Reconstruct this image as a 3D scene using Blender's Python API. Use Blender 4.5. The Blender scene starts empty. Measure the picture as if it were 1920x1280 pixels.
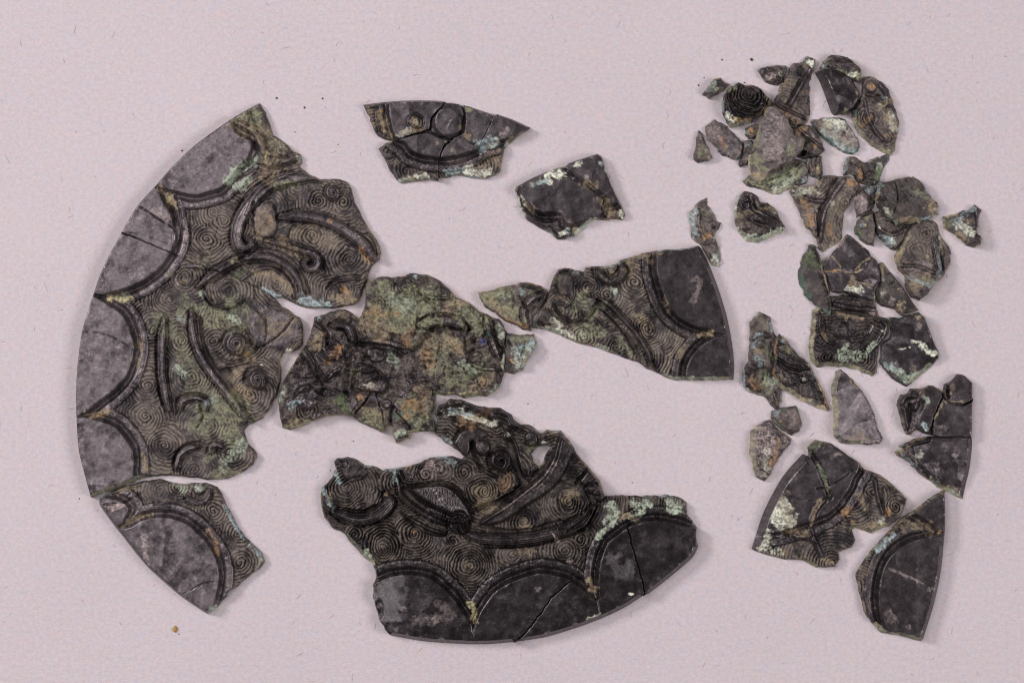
import bpy, math
import numpy as np

# ------------------------------------------------------------------ camera, light, exposure
scene = bpy.context.scene
PX = 0.00015                      # metres on the table for one photo pixel (mirror about 19 cm across)
CAM_H = 0.80
cam_d = bpy.data.cameras.new('camera'); cam = bpy.data.objects.new('camera', cam_d)
scene.collection.objects.link(cam); scene.camera = cam
cam.location = (0, 0, CAM_H); cam.rotation_euler = (0, 0, 0)
cam_d.sensor_width = 36; cam_d.lens = 36 * (CAM_H - 0.0018) / (1920 * PX)
cam_d.clip_start = 0.01; cam_d.clip_end = 20

world = bpy.data.worlds.new('World'); scene.world = world; world.use_nodes = True
bg = world.node_tree.nodes['Background']
bg.inputs[0].default_value = (1.0, 0.985, 0.99, 1); bg.inputs[1].default_value = 0.13

def area(name, loc, target, sx, sy, power, col):
    d = bpy.data.lights.new(name, 'AREA'); d.shape = 'RECTANGLE'; d.size = sx; d.size_y = sy
    d.energy = power; d.color = col
    o = bpy.data.objects.new(name, d); scene.collection.objects.link(o); o.location = loc
    v = [t - l for t, l in zip(target, loc)]
    import mathutils
    o.rotation_euler = mathutils.Vector(v).to_track_quat('-Z', 'Y').to_euler()
    return o
area('overhead_softbox', (-0.70, 0.42, 1.70), (-0.03, 0.02, 0), 0.85, 0.85, 11.5, (1, 0.985, 0.985))
area('softbox_left', (-1.00, 0.45, 0.80), (-0.03, 0.02, 0), 0.30, 0.30, 10.6, (1, 0.985, 0.985))
area('softbox_right', (1.00, -0.20, 1.00), (0.03, -0.02, 0), 0.60, 0.60, 9.4, (1, 0.985, 0.985))

vs = scene.view_settings
vs.view_transform = 'Standard'; vs.look = 'None'; vs.gamma = 1; vs.exposure = 0.07
vs.use_curve_mapping = False
scene.render.engine = 'CYCLES'; scene.cycles.filter_width = 1.15

# ------------------------------------------------------------------ noise helpers
def _hash(ix, iy, seed):
    h = (ix.astype(np.int64) * 374761393 + iy.astype(np.int64) * 668265263 + seed * 1442695) & 0xffffffff
    h = ((h ^ (h >> 13)) * 1274126177) & 0xffffffff
    h = ((h ^ (h >> 16)) * 2246822519) & 0xffffffff
    return ((h ^ (h >> 15)) & 0xffff).astype(np.float64) / 65535.0
def vnoise(x, y, scale, seed=0):
    x = x / scale + 37.3; y = y / scale + 91.7
    ix = np.floor(x); iy = np.floor(y); fx = x - ix; fy = y - iy
    fx = fx * fx * (3 - 2 * fx); fy = fy * fy * (3 - 2 * fy)
    a = _hash(ix, iy, seed); b = _hash(ix + 1, iy, seed); c = _hash(ix, iy + 1, seed); d = _hash(ix + 1, iy + 1, seed)
    return (a * (1 - fx) + b * fx) * (1 - fy) + (c * (1 - fx) + d * fx) * fy
def fbm(x, y, scale, seed=0, octv=4):
    s = 0; a = 0.5; t = 0
    for k in range(octv):
        s = s + a * vnoise(x, y, scale / 2 ** k, seed + 17 * k); t += a; a *= 0.55
    return s / t
def sstep(a, b, x):
    t = np.clip((x - a) / (b - a), 0, 1); return t * t * (3 - 2 * t)

# ------------------------------------------------------------------ materials
def nd(nt, t, **kw):
    n = nt.nodes.new(t)
    for k, v in kw.items(): setattr(n, k, v)
    return n
def bronze(name, fine, bump, scratch=False):
    m = bpy.data.materials.new(name); m.use_nodes = True; nt = m.node_tree; L = nt.links.new
    p = nt.nodes['Principled BSDF']
    at = nd(nt, 'ShaderNodeAttribute', attribute_name='patina')
    tc = nd(nt, 'ShaderNodeTexCoord')
    n1 = nd(nt, 'ShaderNodeTexNoise'); n1.inputs['Scale'].default_value = fine; n1.inputs['Detail'].default_value = 6
    n1.inputs['Roughness'].default_value = 0.7
    L(tc.outputs['Object'], n1.inputs['Vector'])
    mr = nd(nt, 'ShaderNodeMapRange'); mr.inputs[1].default_value = 0.3; mr.inputs[2].default_value = 0.7
    mr.inputs[3].default_value = 0.66; mr.inputs[4].default_value = 1.34
    L(n1.outputs['Fac'], mr.inputs[0])
    mul = nd(nt, 'ShaderNodeVectorMath', operation='SCALE')
    L(at.outputs['Color'], mul.inputs[0]); L(mr.outputs[0], mul.inputs['Scale'])
    L(mul.outputs[0], p.inputs['Base Color'])
    n2 = nd(nt, 'ShaderNodeTexNoise'); n2.inputs['Scale'].default_value = fine * 0.45; n2.inputs['Detail'].default_value = 5
    L(tc.outputs['Object'], n2.inputs['Vector'])
    r = nd(nt, 'ShaderNodeMath', operation='MULTIPLY_ADD'); r.inputs[1].default_value = 0.22
    L(n2.outputs['Fac'], r.inputs[0]); L(at.outputs['Alpha'], r.inputs[2])
    r2 = nd(nt, 'ShaderNodeMath', operation='SUBTRACT', use_clamp=True); r2.inputs[1].default_value = 0.11
    L(r.outputs[0], r2.inputs[0]); L(r2.outputs[0], p.inputs['Roughness'])
    mt = nd(nt, 'ShaderNodeMapRange'); mt.inputs[1].default_value = 0.52; mt.inputs[2].default_value = 0.80; mt.inputs[3].default_value = 0.72; mt.inputs[4].default_value = 0.0
    L(at.outputs['Alpha'], mt.inputs[0]); L(mt.outputs[0], p.inputs['Metallic'])
    h = n1.outputs['Fac']
    if scratch:
        mp = nd(nt, 'ShaderNodeMapping'); mp.inputs['Scale'].default_value = (500, 5200, 500); mp.inputs['Rotation'].default_value = (0, 0, 0.25)
        L(tc.outputs['Object'], mp.inputs['Vector'])
        n3 = nd(nt, 'ShaderNodeTexNoise'); n3.inputs['Scale'].default_value = 1; n3.inputs['Detail'].default_value = 3
        L(mp.outputs[0], n3.inputs['Vector'])
        ad = nd(nt, 'ShaderNodeMath', operation='ADD'); L(n1.outputs['Fac'], ad.inputs[0]); L(n3.outputs['Fac'], ad.inputs[1]); h = ad.outputs[0]
    b = nd(nt, 'ShaderNodeBump'); b.inputs['Strength'].default_value = bump; b.inputs['Distance'].default_value = 0.00012
    L(h, b.inputs['Height']); L(b.outputs[0], p.inputs['Normal'])
    p.inputs['Specular IOR Level'].default_value = 0.55
    return m
MAT_FIELD = bronze('corroded_bronze', 2400, 0.5)
MAT_RIM = bronze('smooth_dark_bronze', 2100, 0.25, True)

def paper_mat():
    m = bpy.data.materials.new('pink_grey_paper'); m.use_nodes = True; nt = m.node_tree; L = nt.links.new
    p = nt.nodes['Principled BSDF']; tc = nd(nt, 'ShaderNodeTexCoord')
    def noise(sc, det=4, rough=0.6, mp=None):
        n = nd(nt, 'ShaderNodeTexNoise'); n.inputs['Scale'].default_value = sc; n.inputs['Detail'].default_value = det
        n.inputs['Roughness'].default_value = rough
        if mp:
            q = nd(nt, 'ShaderNodeMapping'); q.inputs['Scale'].default_value = mp[0]; q.inputs['Rotation'].default_value = (0, 0, mp[1])
            L(tc.outputs['Object'], q.inputs['Vector']); L(q.outputs[0], n.inputs['Vector'])
        else: L(tc.outputs['Object'], n.inputs['Vector'])
        return n.outputs['Fac']
    big = noise(26, 3); mid = noise(900, 5, 0.75); fin = noise(3600, 3, 0.7)
    f1 = noise(1, 2, 0.5, ((600, 3600, 600), 0.5)); f2 = noise(1, 2, 0.5, ((600, 3600, 600), 1.7)); f3 = noise(1, 2, 0.5, ((600, 3600, 600), 2.7))
    def ramp(src, pts):
        r = nd(nt, 'ShaderNodeValToRGB'); L(src, r.inputs[0]); e = r.color_ramp.elements
        e[0].position, e[0].color = pts[0]; e[1].position, e[1].color = pts[1]
        for q, c in pts[2:]:
            k = e.new(q); k.color = c
        return r.outputs[0]
    base = ramp(big, [(0.3, (0.572, 0.496, 0.518, 1)), (0.7, (0.592, 0.514, 0.535, 1))])
    def mulc(a, b):
        x = nd(nt, 'ShaderNodeMix', data_type='RGBA', blend_type='MULTIPLY'); x.inputs['Factor'].default_value = 1
        L(a, x.inputs['A']); L(b, x.inputs['B']); return x.outputs['Result']
    hue = noise(420, 3, .6); hue2 = noise(300, 3, .6)
    base = mulc(base, ramp(hue, [(0.3, (1.035, .985, .985, 1)), (0.7, (.965, 1.01, 1.01, 1))]))
    base = mulc(base, ramp(hue2, [(0.3, (1.01, 1.0, .965, 1)), (0.7, (.99, 1.0, 1.035, 1))]))
    c = mulc(base, ramp(mid, [(0.28, (0.86, 0.865, 0.89, 1)), (0.72, (1.1, 1.09, 1.09, 1))]))
    c = mulc(c, ramp(fin, [(0.25, (0.90, 0.90, 0.91, 1)), (0.75, (1.09, 1.08, 1.08, 1))]))
    for f in (f1, f2, f3):
        c = mulc(c, ramp(f, [(0.2, (0.86, 0.87, 0.92, 1)), (0.36, (1, 1, 1, 1)), (0.66, (1, 1, 1, 1)), (0.82, (1.08, 1.05, 1.05, 1))]))
    L(c, p.inputs['Base Color']); p.inputs['Roughness'].default_value = 0.95; p.inputs['Specular IOR Level'].default_value = 0.15
    a1 = nd(nt, 'ShaderNodeMath', operation='ADD'); L(mid, a1.inputs[0]); L(f1, a1.inputs[1])
    a2 = nd(nt, 'ShaderNodeMath', operation='ADD'); L(a1.outputs[0], a2.inputs[0]); L(f2, a2.inputs[1])
    b = nd(nt, 'ShaderNodeBump'); b.inputs['Strength'].default_value = 0.35; b.inputs['Distance'].default_value = 0.00018
    L(a2.outputs[0], b.inputs['Height']); L(b.outputs[0], p.inputs['Normal'])
    return m
def flat_mat(name, col, rough=0.8):
    m = bpy.data.materials.new(name); m.use_nodes = True; nt = m.node_tree; p = nt.nodes['Principled BSDF']
    tc = nd(nt, 'ShaderNodeTexCoord'); n = nd(nt, 'ShaderNodeTexNoise'); n.inputs['Scale'].default_value = 900
    nt.links.new(tc.outputs['Object'], n.inputs['Vector'])
    r = nd(nt, 'ShaderNodeValToRGB'); nt.links.new(n.outputs['Fac'], r.inputs[0])
    r.color_ramp.elements[0].color = tuple(v * 0.55 for v in col) + (1,); r.color_ramp.elements[0].position = 0.3
    r.color_ramp.elements[1].color = tuple(min(1, v * 1.3) for v in col) + (1,); r.color_ramp.elements[1].position = 0.7
    nt.links.new(r.outputs[0], p.inputs['Base Color']); p.inputs['Roughness'].default_value = rough
    return m

# ------------------------------------------------------------------ backdrop paper
def mesh_obj(name, v, f, mat, parent=None):
    me = bpy.data.meshes.new(name); me.from_pydata(v, [], f); me.materials.append(mat); me.update()
    o = bpy.data.objects.new(name, me); scene.collection.objects.link(o); o.parent = parent
    return o
gx = np.linspace(-0.45, 0.45, 91); gy = np.linspace(-0.35, 0.35, 71)
PV = [(x, y, 0.0) for y in gy for x in gx]
PF = [(j * 91 + i, j * 91 + i + 1, (j + 1) * 91 + i + 1, (j + 1) * 91 + i) for j in range(70) for i in range(90)]
paper = mesh_obj('paper_sheet', PV, PF, paper_mat()); paper['kind'] = 'structure'

# ------------------------------------------------------------------ outline and grid helpers
ZS = 1.42       # height exaggeration applied to all relief, px
S = 1.15                                           # grid spacing in photo pixels
def P(s):
    out = []
    for tok in s.split():
        code = ''
        if tok[0].isalpha(): code = tok[0]; tok = tok[1:]
        a, b = tok.split(','); out.append((float(a), float(b), code))
    return out
def rough_outline(pts, jag=4.2):
    """split outline segments; broken edges get small position-keyed jitter, rim runs are splined"""
    n = len(pts); V = []; C = []
    for i in range(n):
        x0, y0, c = pts[i]; x1, y1, _ = pts[(i + 1) % n]
        L = math.hypot(x1 - x0, y1 - y0)
        smooth = c in ('r', 'R', 'd')
        k = max(1, int(L / (6 if smooth else 3.2)))
        pm = pts[i - 1] if pts[i - 1][2] in ('r', 'R', 'd') else (2 * x0 - x1, 2 * y0 - y1)
        q = pts[(i + 2) % n] if pts[(i + 1) % n][2] in ('r', 'R', 'd') else (2 * x1 - x0, 2 * y1 - y0)
        for j in range(k):
            t = j / k
            if smooth:
                def cr(a, b, cc, d): return 0.5 * (2 * b + (cc - a) * t + (2 * a - 5 * b + 4 * cc - d) * t * t + (3 * b - a - 3 * cc + d) * t ** 3)
                V.append((cr(pm[0], x0, x1, q[0]), cr(pm[1], y0, y1, q[1])))
            else: V.append((x0 + (x1 - x0) * t, y0 + (y1 - y0) * t))
            C.append(c)
    V = np.array(V); isr = np.array([c in ('r', 'R', 'd') for c in C])
    jx = (fbm(V[:, 0], V[:, 1], 9, 5, 3) - .5) * jag; jy = (fbm(V[:, 0], V[:, 1], 9, 77, 3) - .5) * jag
    lock = isr | np.roll(isr, 1)
    V[:, 0] += np.where(lock, 0, jx); V[:, 1] += np.where(lock, 0, jy)
    return V, C
class Grid:
    def __init__(g, V, pad=3):
        x0, y0 = V.min(0) - pad; x1, y1 = V.max(0) + pad
        g.xs = np.arange(x0, x1 + S, S); g.ys = np.arange(y0, y1 + S, S)
        g.X, g.Y = np.meshgrid(g.xs, g.ys); g.shape = g.X.shape
    def sl(g, a, b, c, d):
        i0, i1 = np.searchsorted(g.xs, [a, c]); j0, j1 = np.searchsorted(g.ys, [b, d])
        return slice(j0, j1), slice(i0, i1)
def inside(g, V):
    m = np.zeros(g.shape, bool); n = len(V)
    for i in range(n):
        (x0, y0), (x1, y1) = V[i], V[(i + 1) % n]
        if y0 == y1: continue
        lo, hi = min(y0, y1), max(y0, y1)
        rows = np.where((g.ys >= lo) & (g.ys < hi))[0]
        if not len(rows): continue
        xc = x0 + (g.ys[rows] - y0) * (x1 - x0) / (y1 - y0)
        m[rows] ^= g.xs[None, :] > xc[:, None]
    return m
def pdist(g, V, R, closed=False, near=False):
    """distance to polyline within R; optional nearest point and segment index; u = length along"""
    D = np.full(g.shape, 1e3); I = np.zeros(g.shape, int); NX = g.X.copy(); NY = g.Y.copy(); U = np.zeros(g.shape); SG = np.ones(g.shape)
    n = len(V); u0 = 0
    for i in range(n if closed else n - 1):
        (x0, y0), (x1, y1) = V[i][:2], V[(i + 1) % n][:2]
        L = math.hypot(x1 - x0, y1 - y0)
        if L < 1e-6: continue
        s = g.sl(min(x0, x1) - R, min(y0, y1) - R, max(x0, x1) + R, max(y0, y1) + R)
        X = g.X[s]; Y = g.Y[s]
        if X.size == 0: u0 += L; continue
        t = np.clip(((X - x0) * (x1 - x0) + (Y - y0) * (y1 - y0)) / L ** 2, 0, 1)
        px = x0 + t * (x1 - x0); py = y0 + t * (y1 - y0)
        d = np.hypot(X - px, Y - py); b = d < D[s]
        D[s] = np.where(b, d, D[s]); U[s] = np.where(b, u0 + t * L, U[s])
        SG[s] = np.where(b, np.sign((x1 - x0) * (Y - y0) - (y1 - y0) * (X - x0)), SG[s])
        if near:
            I[s] = np.where(b, i, I[s]); NX[s] = np.where(b, px, NX[s]); NY[s] = np.where(b, py, NY[s])
        u0 += L
    return (D, U, SG, I, NX, NY, u0) if near else (D, U, SG, u0)
def spline(pts, step=5):
    p = np.array([q[:2] for q in pts], float)
    if len(p) < 3: return p
    e = np.vstack([2 * p[0] - p[1], p, 2 * p[-1] - p[-2]]); out = []
    for i in range(len(p) - 1):
        a, b, c, d = e[i:i + 4]; k = max(2, int(np.hypot(*(c - b)) / step))
        for t in np.arange(k) / k:
            out.append(0.5 * (2 * b + (c - a) * t + (2 * a - 5 * b + 4 * c - d) * t * t + (3 * b - a - 3 * c + d) * t ** 3))
    out.append(p[-1]); return np.array(out)
def blur(a, r):
    for ax in (0, 1):
        n = a.shape[ax]; c = np.cumsum(np.concatenate([np.zeros_like(np.take(a, [0], ax)), a], ax), ax)
        hi = np.minimum(np.arange(n) + r + 1, n); lo = np.maximum(np.arange(n) - r, 0)
        w = (hi - lo).reshape((-1, 1) if ax == 0 else (1, -1))
        a = (np.take(c, hi, ax) - np.take(c, lo, ax)) / w
    return a

# crust colours, also k: black metal and painted shade, h: painted haze (linear albedo), roughness, relief height in px
KIND = {'g': ((.205, .200, .125), .85, 1.0), 'G': ((.37, .41, .32), .9, .9), 't': ((.27, .20, .125), .85, .6), 'o': ((.33, .185, .085), .9, .8),
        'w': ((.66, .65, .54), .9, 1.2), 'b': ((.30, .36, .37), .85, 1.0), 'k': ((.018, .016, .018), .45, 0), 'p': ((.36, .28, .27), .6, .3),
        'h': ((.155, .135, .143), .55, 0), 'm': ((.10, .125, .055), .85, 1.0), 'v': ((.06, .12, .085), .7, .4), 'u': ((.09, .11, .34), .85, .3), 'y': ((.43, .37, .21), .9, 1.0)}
BAND_D = [-2, -.5, 1.2, 4, 7.5, 10, 13.5, 16, 22, 26, 27.6, 28.8, 30.5]; BAND_H = [0, -.3, -2.2, -8.2, -10.6, -9.4, -5.6, -4.4, -4.0, -4.6, -5.6, -9.0, -8]

def fragment(name, label, shards, T=16, field=8.0, panels=(), strokes=(), spirals=(), crust=(), holes=(), z0=0., tilt=(0, 0), base=1.0, brown=.5,
             tan=.5, lump=.6, edge='tgk', rimw=3.5, haze=.35, ripple=1.1, relief=.6, crags=.35, outer=.85, facets=0, wedge=0., jag=4.2, warp=0., gloss=0., underside=False, part_labels=None, seed=0, group=None):
    """builds one fragment. shards: list of outline strings. T thickness px at the rim panels, field: depth of ornament below them"""
    multi = len(shards) > 1
    root = bpy.data.objects.new(name, None); scene.collection.objects.link(root)
    allp = np.array([q[:2] for s in shards for q in P(s)]); cx, cy = allp.mean(0)
    root.location = ((cx - 960) * PX, (640 - cy) * PX, 0)
    root['label'] = label; root['category'] = 'fragment'
    if group: root['group'] = group
    root.empty_display_size = 0.005
    panels = [np.array([q[:2] for q in P(s)]) for s in panels]
    for sh in shards:
        V, C = rough_outline(P(sh), jag); g = Grid(V); X, Y = g.X, g.Y
        ins = inside(g, V); D, U, SG, I, NX, NY, _ = pdist(g, V, 30, True, True)
        for hs in holes:
            hv, hc = rough_outline(P(hs)); hi = inside(g, hv)
            d2, _, _, i2, nx2, ny2, _ = pdist(g, hv, 30, True, True)
            ins &= ~hi; b = d2 < D; D = np.where(b, d2, D); NX = np.where(b, nx2, NX); NY = np.where(b, ny2, NY); I = np.where(b, len(C), I)
        codes = np.array(C + [''])
        # ---- relief
        wx = X + (fbm(X, Y, 26, 3 + seed) - .5) * 13; wy = Y + (fbm(X, Y, 26, 8 + seed) - .5) * 13
        cls = np.zeros(g.shape, int); drop = np.full(g.shape, 0.0); isband = np.zeros(g.shape); rw = np.ones(g.shape); ispan = np.zeros(g.shape)
        if panels:
            pd = np.full(g.shape, 1e3)
            for k, pv in enumerate(panels):
                sp = spline(list(map(tuple, pv)) + [tuple(pv[0])], 5)
                m = inside(g, sp); d = pdist(g, sp, 34, True)[0]; d = np.where(m, -d, d)
                cls[m] = k + 1; pd = np.minimum(pd, d)
            pdw = pd + (fbm(X, Y, 14, 21 + seed) - .5) * 2.2 * (pd > 0)
            drop = np.interp(pdw, BAND_D, BAND_H) * field / 8; drop = np.where(pd > 31, -field, drop)
            isband = ((pd > 0) & (pd < 29)).astype(float); cls[(pd > 0) & (pd < 29)] = 50
            ispan = (pd <= 0).astype(float); rw *= (pd >= 28)
        else:
            drop[:] = -field
        crk = np.zeros(g.shape); add = np.zeros(g.shape); rough_add = np.zeros(g.shape); raised = np.zeros(g.shape)
        for st in strokes:
            kind = st[0]
            if kind in ('disc', 'pit', 'ring'):
                _, x, y, r, h = st[:5]; ry = st[5] if len(st) > 5 else r
                d = np.hypot((X * .55 + wx * .45 - x) / r, (wy * .45 + Y * .55 - y) / ry)
                if kind == 'disc': w = sstep(1.05, .72, d); add += h * w * (0.85 + .15 * np.cos(np.clip(d, 0, 1) * 1.5)); rw *= 1 - w; raised = np.maximum(raised, w)
                elif kind == 'pit': w = sstep(1.1, .6, d); add -= h * w; rw *= 1 - w; rough_add += w * 4
                else:
                    d = d + (fbm(X, Y, 12, 29 + seed, 2) - .5) * .35; th = np.arctan2(Y - y, X - x)
                    dome = sstep(1.05, .85, d); add += h * dome * (.85 + .26 * np.cos(2 * math.pi * d / .52 - th + 1.) - .4 * np.exp(-(d / .2) ** 2)) * (1.1 - .3 * d * d); rw *= 1 - sstep(1.2, 1, d)
                    add -= h * .5 * np.exp(-((d - 1.18) / .14) ** 2); raised = np.maximum(raised, sstep(1.08, .95, d))
                continue
            pts = spline(P(st[1])); w = st[2]; h = st[3]
            if kind == 'poly':                               # raised plate: w = softness
                pv = spline(P(st[1]) + [P(st[1])[0]]); m = inside(g, pv); d = pdist(g, pv, 12, True)[0]; d = np.where(m, d, -d)
                q = sstep(-w, w, d); add += h * q; rw *= 1 - q; raised = np.maximum(raised, q)
                if len(st) > 4:
                    a, pit = st[4], st[5]; add += q * .42 * np.sin((wx * math.cos(a) + wy * math.sin(a)) * 2 * math.pi / pit)
                continue
            wig = (fbm(X, Y, 7, 31 + seed, 2) - .5) * (1.6 if kind != 'crack' else 2.2)
            d, u, sg, LL = pdist(g, pts, w + 8); d = np.abs(d + wig)
            if kind == 'ridge':
                q = np.exp(-(d / (w * .5)) ** 2); add += h * q; rw *= 1 - sstep(w, w * .5, d)
                raised = np.maximum(raised, sstep(w * .75, w * .5, d))
            elif kind == 'band':
                hw = w * .5 * (.5 + .5 * sstep(0, .16, u / LL) * sstep(1, .84, u / LL)); q = sstep(hw + .8, hw - 1.6, d)
                add += h * q * (1 - .14 * np.clip(1 - d / hw, 0, 1)) + (1.1 * np.exp(-((d - hw + 2.2) / 1.1) ** 2) - .9 * np.exp(-((d - hw * .42) / 1.0) ** 2) * (sg > 0) if w > 11 else 0) - h * .5 * np.exp(-((d - hw - 2.2) / 1.8) ** 2); rw *= 1 - sstep(hw + 2.5, hw, d)
                raised = np.maximum(raised, q)
            elif kind == 'groove':
                q = np.exp(-(d / (w * .5)) ** 2); add -= h * q; rw *= 1 - .8 * q
            elif kind == 'crack':
                q = sstep(w * .8, w * .1, np.abs(d)); crk = np.maximum(crk, .6 * h * q)
            elif kind == 'step':                             # one side lower
                add -= h * ((sg > 0) & (d < w)) * (1 - d / w)
        add = np.where(add < 0, add * 1.35, add * 1.7) - crk; rip = np.zeros(g.shape)
        if spirals:
            best = np.full(g.shape, 1e9)
            for (sx, sy, r) in spirals:
                pit = 6.3 if r < 30 else 5.6
                dx, dy = wx - sx, wy - sy; d = np.hypot(dx, dy); key = d - r
                ph = d / pit + np.arctan2(dy, dx) * (1 if int(sx) % 2 else -1) / (2 * math.pi)
                fr = np.abs((ph % 1.0) - .5) * 2                      # 0 in the cut line, 1 on the ridge
                v = sstep(.05, .62, fr) * 2 - 1
                rip = np.where(key < best, v * np.where(key < 0, 1.35, outer), rip); best = np.minimum(best, key)
        else:
            rip = (fbm(X, Y, 9, 41 + seed, 3) - .5) * 3
        rip *= .15 + 1.7 * np.clip(fbm(X, Y, 26, 55 + seed, 3) * 1.6 - .3, 0, 1)
        h = T + drop + add + rip * rw * ripple
        lumpn = (fbm(X, Y, 22, 61 + seed, 5) - .5) * 2
        smo = np.maximum(ispan, raised * .7)
        fac = fbm(X, Y, 52, 63 + seed, 2); fac2 = 1 - np.abs(2 * fbm(X, Y, 38, 64 + seed, 2) - 1) * 2.2
        h += ((fac - .5) * 2 + fac2 * .8 - .4) * relief + lumpn * (lump * (1 - ispan) * 1.9 * (1 - .5 * raised) + ispan * .35 + rough_add) + (fbm(X, Y, 5, 67 + seed, 3) - .5) * (1 - smo * .93) * lump * 1.5
        if facets:
            rg = np.random.default_rng(seed + 900); ext = max(np.ptp(V[:, 0]), np.ptp(V[:, 1])); roof = np.full(g.shape, 1e3)
            for k in range(facets):
                an = rg.uniform(0, 6.283); sl_ = rg.uniform(.07, .30); px_ = cx + rg.uniform(-.28, .28) * ext; py_ = cy + rg.uniform(-.28, .28) * ext
                roof = np.minimum(roof, (wx * .35 + X * .65 - px_) * math.cos(an) * sl_ + (wy * .35 + Y * .65 - py_) * math.sin(an) * sl_)
            h += np.clip(roof, -9, 4) + 2
        if wedge: wa_ = seed * 2.4; h += wedge * ((X - cx) * math.cos(wa_) + (Y - cy) * math.sin(wa_))
        crag = 1 - np.abs(2 * fbm(X, Y, 13, 117 + seed, 4) - 1) * 2
        h += crag * crags * (1 - smo * .9)
        # ---- colour
        cav = h - blur(h, 4); n1 = fbm(X, Y, 40, 81 + seed); n2 = fbm(X, Y, 12, 85 + seed); n3 = fbm(X, Y, 5, 88 + seed, 3)
        def mix(a, b, w): return a * (1 - w[..., None]) + np.array(b) * w[..., None]
        n4 = vnoise(X, Y, 2.6, 71 + seed); speck = sstep(.62, .9, n4) * sstep(.4, .6, n2)
        met = np.maximum(ispan, np.maximum(raised * .8, isband * .75)); fld = 1 - ispan; nb = (1 - isband) * (1 - ispan) * (1 - .8 * raised)
        col = np.ones(g.shape + (3,)) * np.array((.060, .0465, .0525)) * base
        vary = .55 + .95 * n2 * (.5 + n1); vary = vary * (1 - ispan * .55) + .95 * ispan * .55
        col *= vary[..., None] * (.86 + .28 * n4)[..., None]
        col = mix(col, np.array((.076, .058, .053)) * base, nb * brown * .75 * np.clip(n1 * 1.5 - .15, 0, 1))
        col = mix(col, (.20 * base, .164 * base, .178 * base), np.maximum(ispan, .8 * np.maximum(isband, raised)) * haze * sstep(.28, .68, .35 * n1 + .4 * n2 + .25 * n3))  # haze lightens panels, borders and raised parts, painting reflected sheen into the colour
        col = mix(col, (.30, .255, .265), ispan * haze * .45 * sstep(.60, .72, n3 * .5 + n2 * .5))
        col = mix(col, np.array((.115, .098, .104)) * base, fld * sstep(.55, .72, n2 * .5 + fbm(X, Y, 18, 151 + seed, 3) * .5) * .6)
        tm = nb * tan * (.2 + 1.0 * sstep(-.5, .8, rip * rw)) * sstep(.36, .62, n2 * .45 + n1 * .35 + n3 * .2) * (.6 + .6 * n4)
        tm = np.maximum(tm, fld * (1 - .6 * isband) * (1 - .6 * raised) * tan * sstep(.52, .68, n1 * .4 + n3 * .6) * .5)
        tm = np.maximum(tm, fld * (.2 + tan) * speck * .5)
        col = mix(col, (.295, .23, .182), np.clip(tm, 0, 1) * .8)
        rgh = .35 + .28 * (1 - met) + .1 * (n2 - .5) - gloss + tm * .2
        rgh = rgh + ispan * haze * .25 * sstep(.42, .66, .5 * n1 + .5 * n2)
        for ck in crust:  # mostly corrosion crust; black entries over pits paint in recess shade
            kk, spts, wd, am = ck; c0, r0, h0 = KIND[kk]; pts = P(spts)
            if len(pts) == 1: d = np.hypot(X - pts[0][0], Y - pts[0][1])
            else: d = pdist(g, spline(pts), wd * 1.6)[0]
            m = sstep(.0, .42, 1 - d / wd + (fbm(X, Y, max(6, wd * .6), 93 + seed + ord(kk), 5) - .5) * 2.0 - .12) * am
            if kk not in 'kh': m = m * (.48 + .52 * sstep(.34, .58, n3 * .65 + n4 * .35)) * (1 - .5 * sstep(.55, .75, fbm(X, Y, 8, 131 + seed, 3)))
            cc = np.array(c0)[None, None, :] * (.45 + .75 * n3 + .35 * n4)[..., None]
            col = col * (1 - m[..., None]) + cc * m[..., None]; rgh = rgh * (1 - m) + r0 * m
            h = h + m * h0 * (.4 + 1.6 * (n3 - .3)) - (rip * rw * ripple * .45 * m if h0 > .5 else 0)
        # ---- broken and rim edges
        code = codes[np.clip(I, 0, len(codes) - 1)]
        en = fbm(X, Y, 10, 99 + seed, 4)
        w = np.select([code == 'r', code == 'R', code == 'e', code == 'd', code == 'c'], [rimw, 9., 4.5 + 6 * en, 13., .9], 1.6 + 4.2 * en ** 1.5)
        smooth = np.isin(code, ['r', 'R', 'd'])
        t = np.clip(D / np.maximum(w, .1), 0, 1)
        low = np.where(smooth, .12, np.where(code == 'c', 1.6, .25)) * T * .5
        prof = np.where(smooth, t, np.clip(t + (en - .5) * .5 * (t < 1), 0, 1))
        prof = np.where(D <= .01, 0, prof)
        hard = h.copy(); h = low + (h - low) * np.where(t >= 1, 1, prof)
        em = (t < 1) & ~smooth & (code != 'c')
        pal = np.zeros(g.shape + (3,)); nn = fbm(X, Y, 16, 103 + seed, 3); cuts = np.linspace(.34, .66, len(edge) + 1)
        for k, e in enumerate(edge):
            sel = (nn >= (cuts[k] if k else -1)) & (nn < (cuts[k + 1] if k < len(edge) - 1 else 2)); pal[sel] = KIND[e][0]
        pal[code == 'e'] = pal[code == 'e'] * .5 + .5 * np.array((.36, .36, .25))
        ew = np.where(code == 'e', .30 + .55 * sstep(.36, .56, fbm(X, Y, 15, 147 + seed, 3)), .62 * sstep(.42, .6, fbm(X, Y, 24, 143 + seed, 2))) * em
        col = col * (1 - ew[..., None]) + ew[..., None] * pal * (.35 + 1.0 * n3 + .3 * n4)[..., None]; rgh = np.where(em, .8, rgh)
        rm = (t < 1) & smooth
        col = np.where(rm[..., None], np.array((.12, .103, .106)) * (.5 + 1.0 * n3)[..., None], col); rgh = np.where(rm, .45, rgh)
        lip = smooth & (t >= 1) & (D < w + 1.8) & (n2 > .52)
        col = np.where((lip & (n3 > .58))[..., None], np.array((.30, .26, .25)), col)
        # ---- placement
        tp = (X - cx) * tilt[0] + (Y - cy) * tilt[1]
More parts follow.
